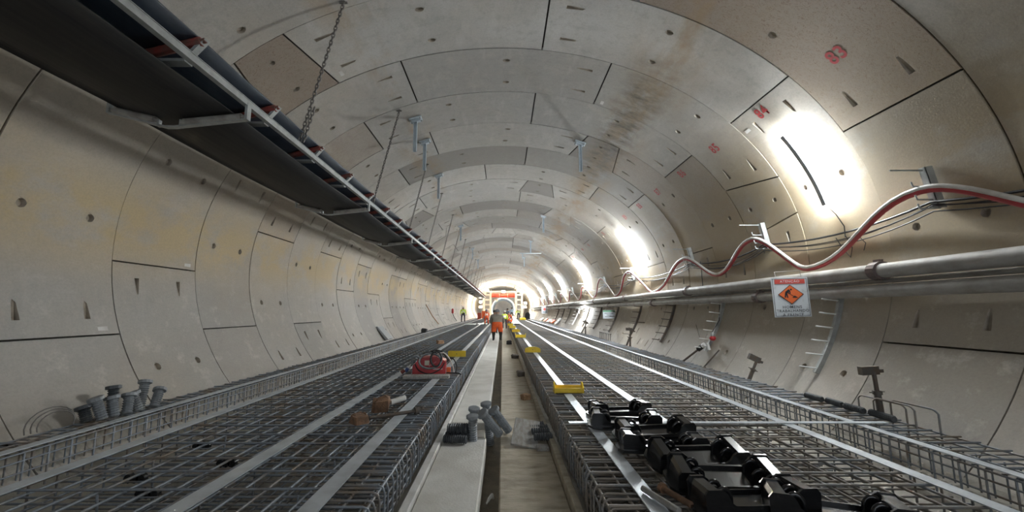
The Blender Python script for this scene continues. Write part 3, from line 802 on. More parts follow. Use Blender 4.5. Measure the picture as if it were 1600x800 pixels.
# ------------------------------------------------------------------ warning signs
def flat_text(s, w_, h_, m, parent, x, z, y, label=None, name='lettering', bold=.01):
    me = text_mesh(s, 1.0, bold)
    xs = [v.co.x for v in me.vertices]; zs = [v.co.y for v in me.vertices]
    x0, x1, z0, z1 = min(xs), max(xs), min(zs), max(zs)
    for v in me.vertices: v.co = Vector((x + ((v.co.x-x0)/(x1-x0)-.5)*w_, y, z + ((v.co.y-z0)/(z1-z0)-.5)*h_))
    return obj(name, me, m, parent)
def warn_sign(loc, rz):
    root = thing('warning_sign', 'white warning sign with orange digging-man diamond, hung on the right wall pipes', 'sign', loc, rz)
    W_, H_ = .635, .665
    mb = MB(); mb.box((-W_/2, 0, -H_/2), (W_/2, .008, H_/2)); mb.build('panel', M['sign_white'], root)
    mb = MB()                                          # dark border line
    for q in ((-W_/2+.018, -H_/2+.018, W_/2-.018, -H_/2+.024), (-W_/2+.018, H_/2-.024, W_/2-.018, H_/2-.018), (-W_/2+.018, -H_/2+.018, -W_/2+.025, H_/2-.018), (W_/2-.025, -H_/2+.018, W_/2-.018, H_/2-.018)):
        mb.box((q[0], -.002, q[1]), (q[2], 0, q[3]))
    mb.build('border', M['sign_ink'], root)
    mb = MB(); mb.box((-.26, -.003, .225), (.265, 0, .30)); mb.build('header_band', M['sign_red'], root)
    flat_text('ATENÇÃO', .34, .055, M['sign_white'], root, 0, .266, -.005)
    cz = .045; mb = MB(); mb.prism([(-.225, 0, cz), (0, 0, cz-.165), (.225, 0, cz), (0, 0, cz+.165)], (0, -.003, 0)); mb.build('diamond_edge', M['sign_ink'], root)
    mb = MB(); mb.prism([(-.207, -.003, cz), (0, -.003, cz-.152), (.207, -.003, cz), (0, -.003, cz+.152)], (0, -.002, 0)); mb.build('diamond', M['sign_orange'], root)
    mb = MB(); y_ = -.0055; e = (0, -.001, 0)
    def st(a, b, wd):
        a = Vector((a[0], y_, a[1]+cz)); b = Vector((b[0], y_, b[1]+cz)); d = (b-a).normalized(); n_ = Vector((-d.z, 0, d.x))*wd
        mb.prism([a+n_, a-n_, b-n_, b+n_], e)
    c8 = [(.008+.018*cos(t), y_, cz+.083+.015*sin(t)) for t in [2*pi*k/8 for k in range(8)]]; mb.prism(c8, e)
    st((-.02, .075), (-.085, .03), .020); st((-.085, .04), (-.07, -.01), .013); st((-.07, -.01), (-.06, -.055), .010); st((-.088, .035), (-.105, -.05), .012); st((-.02, .07), (-.01, .015), .008); st((-.06, .06), (-.03, .01), .008); st((-.035, .02), (.05, -.035), .004)
    mb.prism([(.015, y_, cz-.055), (.115, y_, cz-.055), (.085, y_, cz-.035), (.06, y_, cz-.02), (.035, y_, cz-.04)], e)
    mb.build('pictogram', M['sign_ink'], root)
    flat_text('HOMENS', .33, .045, M['sign_ink'], root, .0, -.165, -.003); flat_text('TRABALHANDO', .56, .045, M['sign_ink'], root, 0, -.228, -.003); flat_text('À FRENTE', .36, .050, M['sign_ink'], root, 0, -.288, -.003)
    mb = MB(); mb.tube([(-.22, .005, H_/2-.02), (-.20, .06, H_/2+.10), (.25, .06, H_/2+.12), (.22, .005, H_/2-.02)], .005, 4); mb.build('hanging_wire', M['wire'], root)
    return root
s1 = warn_sign((4.875, 6.885, 1.833), radians(0)); s1.rotation_euler = (0, radians(-1.5), radians(2))
root = thing('small_sign', 'small white notice with green header hung below the distant pipes', 'sign', (5.12, 19.7, 1.44), radians(4))
mb = MB(); mb.box((-.30, 0, -.20), (.30, .008, .20)); mb.build('panel', M['sign_white'], root)
mb = MB(); mb.box((-.29, -.003, .12), (.29, 0, .19)); mb.build('header_band', M['sign_green'], root)
for k, wd in enumerate((.22, .12, .20)):
    mb = MB(); mb.box((-wd, -.003, .045-.085*k), (wd, 0, .072-.085*k)); mb.build('text_line', M['sign_ink'], root)
mb = MB(); mb.tube([(-.2, .005, .19), (-.2, .12, .45)], .005, 4); mb.tube([(.2, .005, .19), (.2, .12, .45)], .005, 4); mb.build('hanging_wire', M['wire'], root)
root = thing('small_sign', 'far white notice with a red emblem hung on the right wall pipes', 'sign', (5.1, 49.5, 1.72), 0)
mb = MB(); mb.box((-.36, 0, -.42), (.36, .01, .42)); mb.build('panel', M['sign_white'], root)
mb = MB(); mb.prism([(-.2, 0, .1), (0, 0, -.1), (.2, 0, .1), (0, 0, .3)], (0, -.004, 0)); mb.build('emblem', M['sign_red'], root)
mb = MB(); mb.box((-.24, -.003, -.28), (.24, 0, -.22)); mb.build('text_line', M['sign_ink'], root)

# ------------------------------------------------------------------ black rail fastening plates on the right cage
def plate_meshes():
    base = MB(); pts = [(-.37,-.08),(-.33,-.14),(.33,-.14),(.37,-.08),(.37,.08),(.33,.14),(-.33,.14),(-.37,.08)]
    base.prism([(x, y, 0) for x, y in pts], (0, 0, .016))
    wall = MB(); prof = [(-.33,.014),(-.335,.09),(-.315,.112),(-.235,.112),(-.205,.095),(-.185,.06),(-.16,.045),(.16,.045),(.185,.06),(.205,.095),(.235,.112),(.315,.112),(.335,.09),(.33,.014)]
    wall.prism([(x, -.005, z) for x, z in prof], (0, .016, 0))
    sh = MB()                                         # shoulder block with a rounded top joining the walls
    sh.prism([(-.052,-.105,.014),(.052,-.105,.014),(.046,-.105,.085),(.03,-.105,.106),(-.03,-.105,.106),(-.046,-.105,.085)], (0,.21,0))
    lp = MB(); lp.tube([(.0, 0, .014)] + [(.042*cos(t), 0, .062+.042*sin(t)) for t in [pi*k/8 for k in range(9)]][::1] + [(-.042, 0, .014)], .013, 6)
    lp = MB(); lp.tube([(.042, 0, .012)] + [(.042*cos(t), 0, .055+.042*sin(t)) for t in [pi*k/8 for k in range(9)]] + [(-.042, 0, .012)], .013, 6)
    pad = MB(); pad.bbox((-.15,-.105,.016), (.15,.105,.028), .006)
    r = {}
    for n_, m_ in (('base', base), ('wall', wall), ('shoulder', sh), ('clip_loop', lp), ('seat_pad', pad)):
        r[n_] = m_.mesh(n_)
        r[n_].materials.append(M['black'])
    return r
PM = plate_meshes()
def rail_plate(x, y, z, rz, ry, rx, label):
    t_ = thing('rail_plate', label, 'rail plate', (x, y, z), 0, 'black rail plates on the right cage'); t_.rotation_euler = (rx, ry, rz); t_.scale = (1.06, 1.0, 1.35)
    obj('base', PM['base'], None, t_); obj('seat_pad', PM['seat_pad'], None, t_)
    for yy in (-.115, .105): obj('side_wall', PM['wall'], None, t_, (0, yy, 0))
    for xx in (-.275, .275): obj('shoulder', PM['shoulder'], None, t_, (xx, 0, 0))
    for xx, yy in ((-.195, -.05), (.195, -.05), (-.195, .06), (.195, .06)): obj('clip_loop', PM['clip_loop'], None, t_, (xx, yy, 0))
Zp = ZT+.018
for a in ((1.40, 5.06, Zp, .16, 0, 0, 'farthest black rail plate, lying alone beyond the cross strip'),
          (1.30, 4.50, Zp+.02, -.14, .0, .05, 'black rail plate lying across the galvanised cross strip'),
          (1.47, 4.12, Zp+.03, .05, -.03, .12, 'black rail plate just in front of the cross strip'),
          (1.40, 3.74, Zp+.01, -.12, .02, -.05, 'black rail plate in the middle of the row'),
          (1.53, 3.39, Zp+.05, .07, 0, .30, 'tilted black rail plate with grey edge, third from the camera'),
          (1.55, 3.03, Zp+.03, -.07, 0, .26, 'tilted black rail plate second from the camera'),
          (1.56, 2.72, Zp+.01, .04, .0, .0, 'black rail plate nearest the camera, cut by the frame edge'),
          (1.95, 2.56, Zp+.01, -.35, .0, .0, 'black rail plate askew at the right of the nearest ones')):
    rail_plate(*a)

# ------------------------------------------------------------------ yellow templates on the strips
def yellow_channel(x, y, wd, label, h=.105, rz=0.):
    t_ = thing('yellow_template', label, 'template', (x, y, ZT+.026), rz, 'yellow rail templates')
    mb = MB(); mb.box((-wd/2, -.10, 0), (wd/2, -.088, h*.72)); mb.build('front_plate', M['yellow'], t_)
    mb = MB(); mb.box((-wd/2, .06, 0), (wd/2, .072, h*.92)); mb.build('back_plate', M['yellow'], t_)
    mb = MB(); mb.box((-wd/2, -.10, 0), (wd/2, .072, .01)); mb.build('bottom_plate', M['yellow'], t_)
    for sx_ in (-1, 1):
        mb = MB(); x0 = sx_*wd/2; prof = [(-.105, 0), (.085, 0), (.085, h*.9), (.05, h*1.35), (.02, h*1.45), (-.02, h*1.35), (-.105, h*.75)]
        mb.prism([(x0 - .009, yy, zz) for yy, zz in prof], (.018, 0, 0)); mb.build('end_plate', M['yellow'], t_)
def yellow_arch(x, y, wd, label, h=.115, rz=0., flat=False):
    t_ = thing('yellow_template', label, 'template', (x, y, ZT+.026), rz, 'yellow rail templates')
    k_ = [(-.5, 0), (.5, 0), (.5, .62), (.40, .80), (.16, 1), (-.16, 1), (-.40, .80), (-.5, .62)] if not flat else [(-.5, 0), (.5, 0), (.5, .9), (.46, 1), (-.46, 1), (-.5, .9)]
    for yy, nm in ((-.05, 'front_plate'), (.04, 'back_plate')):
        mb = MB(); mb.prism([(a*wd, yy, b*h) for a, b in k_], (0, .012, 0)); mb.build(nm, M['yellow'], t_)
    mb = MB(); mb.box((-wd*.5, -.05, h*.58), (-wd*.5+.012, .052, h*.62)); mb.box((wd*.5-.012, -.05, 0), (wd*.5, .052, h*.6)); mb.box((-wd*.5, -.05, 0), (-wd*.5+.012, .052, h*.6)); mb.box((-wd*.17, -.05, h-.012), (wd*.17, .052, h)); mb.build('web', M['yellow'], t_)
    mb = MB(); mb.tube([(0, -.056, h*.5), (0, -.049, h*.5)], .014, 8); mb.build('bolt_head', M['iron'], t_)
yellow_channel(.995, 6.35, .42, 'nearest yellow steel template, an open channel on the right cage strip')
yellow_arch(.90, 12.35, .46, 'yellow arched template, second on the right cage strip', .16)
yellow_channel(.84, 19.1, .46, 'yellow channel template, third on the right cage strip', .14)
yellow_arch(.80, 24.3, .48, 'yellow arched template, fourth on the right cage strip', .17)
yellow_arch(.72, 29.6, .46, 'yellow template, fifth on the right cage strip', .17, flat=True)
yellow_arch(.66, 34.6, .46, 'yellow template farthest along the right cage strip, beside the plastic sheet', .18, flat=True)
yellow_arch(-1.225, 11.2, .47, 'yellow flat-topped template on the left cage behind the red welder', .15, flat=True)

# ------------------------------------------------------------------ red welder with cable coil on a plank
mb = MB(); mb.bbox((-.42, -.12, 0), (.42, .12, .05), .008)
t_ = mb.build('plank', M['plank'], None, (-1.40, 7.72, ZT+.02)); t_.rotation_euler = (0, 0, radians(4)); tag(t_, 'grey plank lying in front of the red welder on the left cage', 'plank')
wd = thing('welding_machine', 'red welding machine wound with grey cables on the left cage', 'welder', (-1.42, 8.25, ZT+.03), radians(5))
body = [(-.33, 0), (.30, 0), (.31, .24), (.13, .33), (-.20, .31), (-.33, .16)]
mb = MB(); mb.prism([(x, -.19, z) for x, z in body], (0, .38, 0)); mb.build('body', M['red'], wd)
mb = MB(); mb.box((-.10, -.194, .17), (-.01, -.19, .26)); mb.build('label_plate', M['cream'], wd)
mb = MB(); mb.prism([(-.02, -.20, .14), (.12, -.20, .22), (.12, -.195, .25), (-.02, -.195, .17)], (0, -.006, 0)); mb.build('pink_tag', mat('pink_tape', (.75, .18, .20), .5), wd)
mb = MB()                                              # worn white lettering, unreadable
for k, (x, h) in enumerate(((.06,.020),(.083,.014),(.10,.014),(.118,.014),(.136,.014),(.155,.014),(.175,.014),(.193,.014),(.21,.022),(.232,.014))):
    mb.box((x, -.1925, .095), (x+.012, -.19, .095+h))
mb.box((.06, -.1925, .088), (.245, -.19, .092)); mb.build('worn_lettering', M['white'], wd)
mb = MB(); mb.tube([(-.16, 0, .30), (-.15, 0, .375), (-.05, 0, .40), (.07, 0, .40), (.12, 0, .37), (.12, 0, .32)], .016, 8); mb.build('handle', M['black'], wd)
def coil(cx, cy, cz, a, b, tilt, n, m, name, r=.015):
    mb = MB(); pts = []
    for k in range(n*16+1):
        t = 2*pi*k/16; j = .02*sin(k*.37); pts.append(Vector((cx + (a+j)*cos(t), cy + .02*sin(k*.21) - .012*k/16, cz + (b+j)*sin(t))))
    M_ = TR(cx, cy, cz) @ ROT(tilt, 'X') @ TR(-cx, -cy, -cz)
    mb.tube([M_ @ p for p in pts], r, 6); return mb.build(name, m, wd)
coil(.02, -.235, .24, .21, .14, radians(-14), 3, M['grey_tube'], 'cable_coil')
coil(.13, -.26, .28, .10, .14, radians(-8), 2, M['cable'], 'cable_coil')
coil(-.27, -.13, .24, .07, .10, radians(10), 3, M['grey_tube'], 'cable_coil', .013)
for pts, m, r in (([(-.28,-.2,.20),(-.2,-.24,.08),(0,-.26,.02),(.2,-.24,.10),(.28,-.22,.22)], 'cable', .012), ([(.12,-.1,.36),(.25,-.12,.40),(.36,-.1,.30),(.44,-.12,.14),(.46,-.14,.03)], 'hose_white', .011), ([(.30,0,.2),(.42,.05,.28),(.52,0,.12),(.50,-.1,.02)], 'cable', .013), ([(-.30,-.05,.22),(-.40,-.08,.12),(-.47,-.1,.03)], 'cable', .012), ([(-.1,.15,.34),(.05,.2,.42),(.22,.18,.38),(.34,.1,.22)], 'cable', .014), ([(.33,-.25,.035),(.55,-.3,.03),(.60,-.34,.01)], 'cable', .013)):
    q = []
    for k in range(13):                               # Catmull-Rom through the points
        f = k/12*(len(pts)-1); i = min(int(f), len(pts)-2); u = f-i
        p0, p1, p2, p3 = (Vector(pts[max(i-1,0)]), Vector(pts[i]), Vector(pts[i+1]), Vector(pts[min(i+2,len(pts)-1)]))
        q.append(.5*((2*p1)+(p2-p0)*u+(2*p0-5*p1+4*p2-p3)*u*u+(3*p1-p0-3*p2+p3)*u**3))
    mb = MB(); mb.tube(q, r, 6); mb.build('cable', M[m], wd)
mb = MB(); mb.tube([(-.47,-.1,.05),(-.42,-.09,.11)], [.03,.045], 8); mb.build('plug', M['helmet_b'], wd)
mb = MB(); mb.tube([(-.43,-.09,.10),(-.38,-.08,.15)], [.045,.02], 8); mb.build('plug_cap', M['white'], wd)
mb = MB(); mb.tube([(-.55,-.12,.03),(-.49,-.1,.07)], .035, 8); mb.build('plug', M['red_dirty'], wd)
mb = MB(); mb.bbox((.32,-.17,0), (.40,-.06,.12), .01); mb.build('connector', M['orange_box'], wd)

# ------------------------------------------------------------------ scraps on the left cage
def lump(name, loc, sc, seed, m, label, cat, rz=0, rx=0):
    rnd = random.Random(seed); mb = MB()
    vs = []; nu, nv = 7, 4
    mb.bbox((-sc[0]/2, -sc[1]/2, 0), (sc[0]/2, sc[1]/2, sc[2]), min(sc)*.18)
    mb.v = [(x+rnd.uniform(-.1,.1)*sc[0], y+rnd.uniform(-.1,.1)*sc[1], z*(1+rnd.uniform(-.15,.15))) for x, y, z in mb.v]
    o = mb.build(name, m, None, loc); o.rotation_euler = (rx, 0, rz); return tag(o, label, cat)
lump('rusty_block', (-1.52, 5.28, ZT+.02), (.20, .17, .15), 3, M['rust'], 'rusty brown block tilted on the left cage near the pale tube', 'block', .4, .2)
lump('rusty_block', (-1.60, 4.72, ZT+.01), (.17, .14, .10), 9, M['rust'], 'small rusty lump at the left end of the iron rod', 'block', .9, .1)
mb = MB(); mb.tube([(-1.42, 5.36, ZT+.09), (-1.27, 5.5, ZT+.12)], .035, 10); tag(mb.build('pale_tube', M['curb']), 'short pale tube poking out behind the rusty block', 'tube')
mb = MB(); mb.tube([(-1.52, 4.84, ZT+.03), (-1.06, 5.12, ZT+.04)], .020, 8); mb.tube([(-1.06, 5.12, ZT+.04), (-1.02, 5.145, ZT+.042)], .045, 10); tag(mb.build('iron_rod', M['iron']), 'brown iron rod with a round head lying across the strip on the left cage', 'rod')
lump('wood_block', (-2.40, 15.9, ZT), (.26, .20, .13), 4, M['wood'], 'light wooden block alone on the left cage behind the welder', 'block', .5)
for k, (x, y) in enumerate(((-2.62, 3.15), (-2.95, 3.42), (-2.2, 4.5), (-3.0, 4.2), (-2.45, 3.75))):
    t_ = MB()
    for j in range(3):
        c = (x+.05*j, y, ZT-.07)
        t_.tube([(c[0], c[1]-.02, c[2]), (c[0], c[1]+.02, c[2])], .035, 7)
    tag(t_.build('bar_spacer', M['black']), 'small black bar spacer clipped inside the left cage, %s from the camera' % ['nearest', 'second', 'fifth', 'fourth', 'third'][k], 'spacer', 'black bar spacers')

# ------------------------------------------------------------------ corrugated sleeves
def sleeve(a, b, r, m, flange=True, n=None):
    mb = MB(); a = Vector(a); b = Vector(b); ln = (b-a).length; n = n or max(7, int(ln/.026)); pts = []; rr = []
    for k in range(n*2+1):
        pts.append(a + (b-a)*(k/(n*2))); rr.append(r*(1.0 if k % 2 else .76))
    mb.tube(pts, rr, 10, smooth=False)
    if flange:
        d = (b-a).normalized(); mb.tube([b, b+d*.005, b+d*.04, b+d*.045], [r, r*1.32, r*1.32, r*1.05], 12, smooth=False)
    return mb
GS = [((-.36, 5.33, -.09), (-.375, 5.30, .27), 'upright grey corrugated sleeve beside the gutter, left of the leaning ones'), ((-.03, 5.50, .02), (-.24, 5.36, .30), 'grey corrugated sleeve leaning across the gutter, front one'), ((.09, 5.62, .03), (-.10, 5.52, .30), 'grey corrugated sleeve leaning across the gutter, right one'),
      ((-.40, 5.60, -.09), (-.37, 5.52, .31), 'grey corrugated sleeve standing behind the upright one, its flange tilted'), ((-.16, 5.80, -.2), (-.22, 5.72, .33), 'rearmost grey corrugated sleeve of the group over the gutter')]
for a, b, l in GS: tag(sleeve(a, b, .058, M['grey_tube']).build('corrugated_sleeve', M['grey_tube']), l, 'sleeve', 'grey corrugated sleeves at the gutter')
DT = [((-.715, 5.20, .06), (-.43, 5.16, .06), 'front'), ((-.71, 5.30, .065), (-.40, 5.32, .065), 'second'), ((-.70, 5.42, .06), (-.38, 5.40, .07), 'rear bottom'), ((-.69, 5.36, .15), (-.41, 5.37, .15), 'top'), ((-.685, 5.27, .155), (-.44, 5.27, .15), 'upper front')]
for a, b, l in DT: tag(sleeve(a, b, .052, M['dark_tube'], False).build('dark_sleeve', M['dark_tube']), l+' dark corrugated sleeve in the pile on the left slab', 'sleeve', 'dark sleeves on the left slab')
RT = [((.38, 5.13, .10), (.60, 5.15, .10), 'front'), ((.36, 5.26, .12), (.58, 5.29, .12), 'second'), ((.34, 5.40, .12), (.575, 5.43, .12), 'third'), ((.33, 5.55, .12), (.54, 5.58, .12), 'rear')]
for a, b, l in RT: tag(sleeve(a, b, .05, M['dark_tube'], False).build('dark_sleeve', M['dark_tube']), l+' dark sleeve behind the grey board on the right walkway', 'sleeve', 'dark sleeves on the right walkway')
mb = MB(); mb.bbox((-.16, -.26, 0), (.16, .26, .022), .004); o = mb.build('grey_board', M['plank'], None, (.29, 5.27, .10)); o.rotation_euler = (radians(20), radians(8), radians(-6)); tag(o, 'grey wooden board tilted against dark sleeves on the right walkway', 'board')
mb = MB(); mb.bbox((.40, 4.93, .002), (.54, 5.04, .045), .006); tag(mb.build('grey_block', M['plank']), 'small grey block in front of the tilted grey board', 'block')
lump('wood_scrap', (.42, 7.7, 0), (.15, .13, .10), 14, M['wood'], 'brown wood scrap on the right walkway beside the curb', 'wood scrap', .5)
lump('dark_scrap', (.45, 10.4, 0), (.16, .22, .12), 15, M['iron'], 'dark scrap on the right walkway, nearer of two by the curb', 'scrap', .2)
lump('dark_scrap', (.43, 14.2, 0), (.18, .22, .13), 16, M['iron'], 'dark scrap on the right walkway, farther of two by the curb', 'scrap', .7)
lump('dark_bag', (.33, 20.0, 0), (.20, .2, .2), 17, M['cable'], 'black bag on the right walkway behind the stooping worker', 'bag', .7)
mb = MB(); mb.tube([(-.15, 4.10, -.20), (-.125, 4.14, -.17), (-.10, 4.17, -.155), (-.09, 4.19, -.19)], [.008, .016, .022, .014], 8); tag(mb.build('white_scrap', M['white']), 'small white plastic scrap lying in the gutter', 'scrap')
# sleeves on the outer left cage
rnd = random.Random(5); LT = [(-4.60, 4.88, .22, -.05), (-4.58, 5.0, .20, .0), (-4.55, 5.13, .19, .06), (-4.66, 5.06, .30, .03), (-4.56, 5.30, .20, -.04), (-4.62, 5.38, .30, .1), (-4.52, 5.48, .18, .12), (-4.66, 4.76, .14, .0)]
for k, (x, y, h, tl) in enumerate(LT):
    tag(sleeve((x, y, ZT+.006), (x-.05, y+tl, ZT+h), .058, M['grey_tube']).build('corrugated_sleeve', M['dark_tube'] if k in (3, 7) else M['grey_tube']), ['nearest but one', 'third', 'fourth', 'taller rear-left', 'fifth', 'tallest rear-right', 'farthest', 'shortest and nearest'][k]+' grey sleeve in the cluster against the left wall', 'sleeve', 'grey sleeves against the left wall')
mb = MB()
for k in range(3):
    pts = [(-4.62 - .03*k + .02*cos(t), 4.40 + (.16+.03*k)*cos(t), ZT + .08 + (.13+.02*k)*sin(t)) for t in [-.3+ (pi+.6)*j/12 for j in range(13)]]
    mb.tube(pts, .006, 5)
tag(mb.build('wire_loop', M['wire']), 'thin wire loops arching over the outer left cage', 'wire')
# rusty tubes at the near end of the right cage
for k, (a, b, r, l) in enumerate((((1.09, 2.93, ZT+.05), (1.17, 2.70, ZT+.05), .020, 'rusty bolt with a round head, nearest the black plates'), ((.96, 2.96, ZT+.04), (1.06, 2.62, ZT+.05), .020, 'pale rusty tube lying on the strip at the frame edge'))):
    mb = MB(); mb.tube([a, b], r, 9)
    if k == 0: mb.tube([a, Vector(a)+Vector((-.008,.024,0))], .034, 9)
    tag(mb.build('rusty_tube', M['rust'] if k == 0 else M['plank']), l, 'tube')
# dark coil lying on the outer right cage
for k, (y0, y1) in enumerate(((5.75, 6.05), (5.42, 5.70), (5.10, 5.38), (4.72, 5.05))):
    tag(sleeve((4.36, y0, ZT+.045), (4.36+.03*(k % 2), y1, ZT+.045), .042, M['dark_tube'], False).build('dark_sleeve', M['dark_tube']), ['farthest', 'second farthest', 'second nearest', 'nearest'][k]+' dark sleeve lying in line on the outer right cage', 'sleeve', 'dark sleeves on the outer right cage')
# ------------------------------------------------------------------ jack posts on the right edge
def jack(x, y, label, h=.42, tilt=(0, 0), plate=True, two=False):
    t_ = thing('jack_post', label, 'jack post', (x, y, ZT-.05)); t_.rotation_euler = (tilt[0], tilt[1], 0)
    mb = MB(); mb.tube([(0,0,0), (0,0,h*.55)], .036, 9); mb.build('outer_tube', M['iron'], t_)
    mb = MB(); mb.tube([(0,0,h*.52), (0,0,h*.60)], .05, 9); mb.build('collar', M['iron'], t_)
    mb = MB(); mb.tube([(0,0,h*.55), (0,0,h)], .025, 8); mb.build('screw', M['iron'], t_)
    if plate:
        mb = MB(); mb.box((-.15, -.02, h-.03), (.06, .05, h+.07)); mb.box((.06, -.02, h-.01), (.11, .05, h+.03)); mb.build('head_plate', M['iron'], t_)
    mb = MB(); mb.tube([(-.09, 0, h*.57), (.09, 0, h*.57)], .008, 5); mb.build('handle', M['iron'], t_)
jack(4.58, 5.12, 'nearest dark jack post with a flat head behind the outer right cage', .55, (0, -.06))
jack(4.55, 7.75, 'dark jack post leaning on the wall left of the nearest one', .42, (0, .45))
jack(4.56, 14.8, 'dark jack post pair leg standing below the distant pin rails', .62, (0, .05)); jack(4.54, 15.2, 'leaning dark brace crossing the distant jack post', .62, (0, .4))
jack(4.55, 22.6, 'far dark jack post before the brightly lit wall', .70, (0, .02)); jack(4.50, 23.6, 'far leaning brace beside the brightly lit wall', .70, (0, .5))
# bulb lamp and dark lamp on the lower right wall
t_ = thing('hand_lamp', 'red bulb hand lamp hanging on the white-pinned rail', 'lamp'); p = P(112.5, 10.05, R-.10)
mb = MB(); mb.tube([p + Vector((0,0,.05)), p + Vector((0,0,.12)), p + Vector((0,0,.15))], [.05,.05,.02], 9); mb.build('socket', M['galv_d'], t_)
mb = MB(); mb.sphere(p, .07, 10, 7, (1.1,1,.9)); mb.build('bulb', M['red'], t_)
mb = MB(); mb.tube([p + Vector((0,0,.15)), P(106, 10.2, R-.05), P(99, 10.4, R-.05), (5.45, 10.5, 1.98)], .011, 5); mb.build('cord', M['cable'], t_)
t_ = thing('jack_post', 'leaning dark jack with white cap under the red bulb', 'jack post'); a = P(117.2, 10.38, R-.12); b = P(123.5, 10.9, R-.08)
mb = MB(); mb.tube([b, a], .026, 8); mb.build('outer_tube', M['iron'], t_)
mb = MB(); mb.tube([a, a + (a-b).normalized()*.16], .06, 9); mb.build('head', M['black'], t_)
mb = MB(); mb.tube([a + (a-b).normalized()*.16, a + (a-b).normalized()*.24], .055, 9); mb.build('cap', M['white'], t_)
mb = MB(); q = P(116.5, 10.0, R-.08); mb.tube([q, q+Vector((-.02,0,.16))], [.045,.03], 8); tag(mb.build('white_bottle', M['white']), 'small white bottle stuck on the wall beside the leaning jack', 'bottle')
# bent stirrups standing on the outer right cage
def stirrup(y0, y1, x, h, label):
    mb = MB(); mb.tube([(x, y0, ZT-.15), (x, y0, ZT+h-.04), (x, y0+.03, ZT+h-.01), (x, y0+.06, ZT+h), (x, y1-.06, ZT+h), (x, y1-.03, ZT+h-.01), (x, y1, ZT+h-.04), (x, y1, ZT-.15)], .010, 6)
    tag(mb.build('bent_stirrup', M['steel_b']), label, 'stirrup', 'bent stirrups on the outer right cage')
stirrup(4.42, 4.95, 4.55, .21, 'bent steel stirrup nearest the camera on the outer right cage'); stirrup(4.62, 5.12, 4.50, .20, 'middle bent steel stirrup beside the nearest jack post'); stirrup(4.78, 5.40, 4.56, .18, 'farthest bent steel stirrup behind the nearest jack post')
# dark barred frame further along
t_ = thing('barred_rack', 'low dark barred frame on the outer right cage far along the wall', 'frame')
for k in range(7):
    mb = MB(); mb.tube([(4.52, 17.3+.3*k, ZT-.05), (4.52, 17.3+.3*k, ZT+.30)], .014, 5); mb.build('upright', M['iron'], t_)
mb = MB(); mb.tube([(4.52, 17.2, ZT+.28), (4.52, 19.2, ZT+.28)], .02, 5); mb.build('top_bar', M['iron'], t_)

# ------------------------------------------------------------------ boards and bits along the left wall
mb = MB(); mb.prism([P(-112, 17.05, R-.06), P(-120.6, 17.05, R-.15), P(-120.6, 17.05, R-.07), P(-112, 17.05, R-.01)], (0, .75, 0)); tag(mb.build('grey_sheet_board', mat('grey_panel', (.36, .37, .38), .6)), 'grey panel leaning against the lower left wall', 'panel')
mb = MB(); mb.tube([P(-96.5, 29.7, R-.06), P(-108, 30.6, R-.12), P(-117.5, 31.6, R-.10)], .035, 5); tag(mb.build('leaning_pole', M['wood']), 'brown pole leaning up the left wall beyond the grey panel', 'pole')
t_ = thing('fire_extinguisher', 'small red canister with a cable on the far left wall', 'canister'); p = P(-106.5, 43.5, R-.12)
mb = MB(); mb.tube([p, p+Vector((0,0,.06)), p+Vector((0,0,.42)), p+Vector((0,0,.5))], [.09,.12,.12,.05], 9); mb.build('body', M['red'], t_)
mb = MB(); mb.tube([p, P(-112, 44, R-.06), P(-118, 44.5, R-.05)], .03, 5); mb.build('cable', M['cable'], t_)
lump('black_scrap', (-4.55, 24.0, ZT), (.3, .3, .22), 31, M['cable'], 'small black scrap on the outer left cage far along the wall', 'scrap')

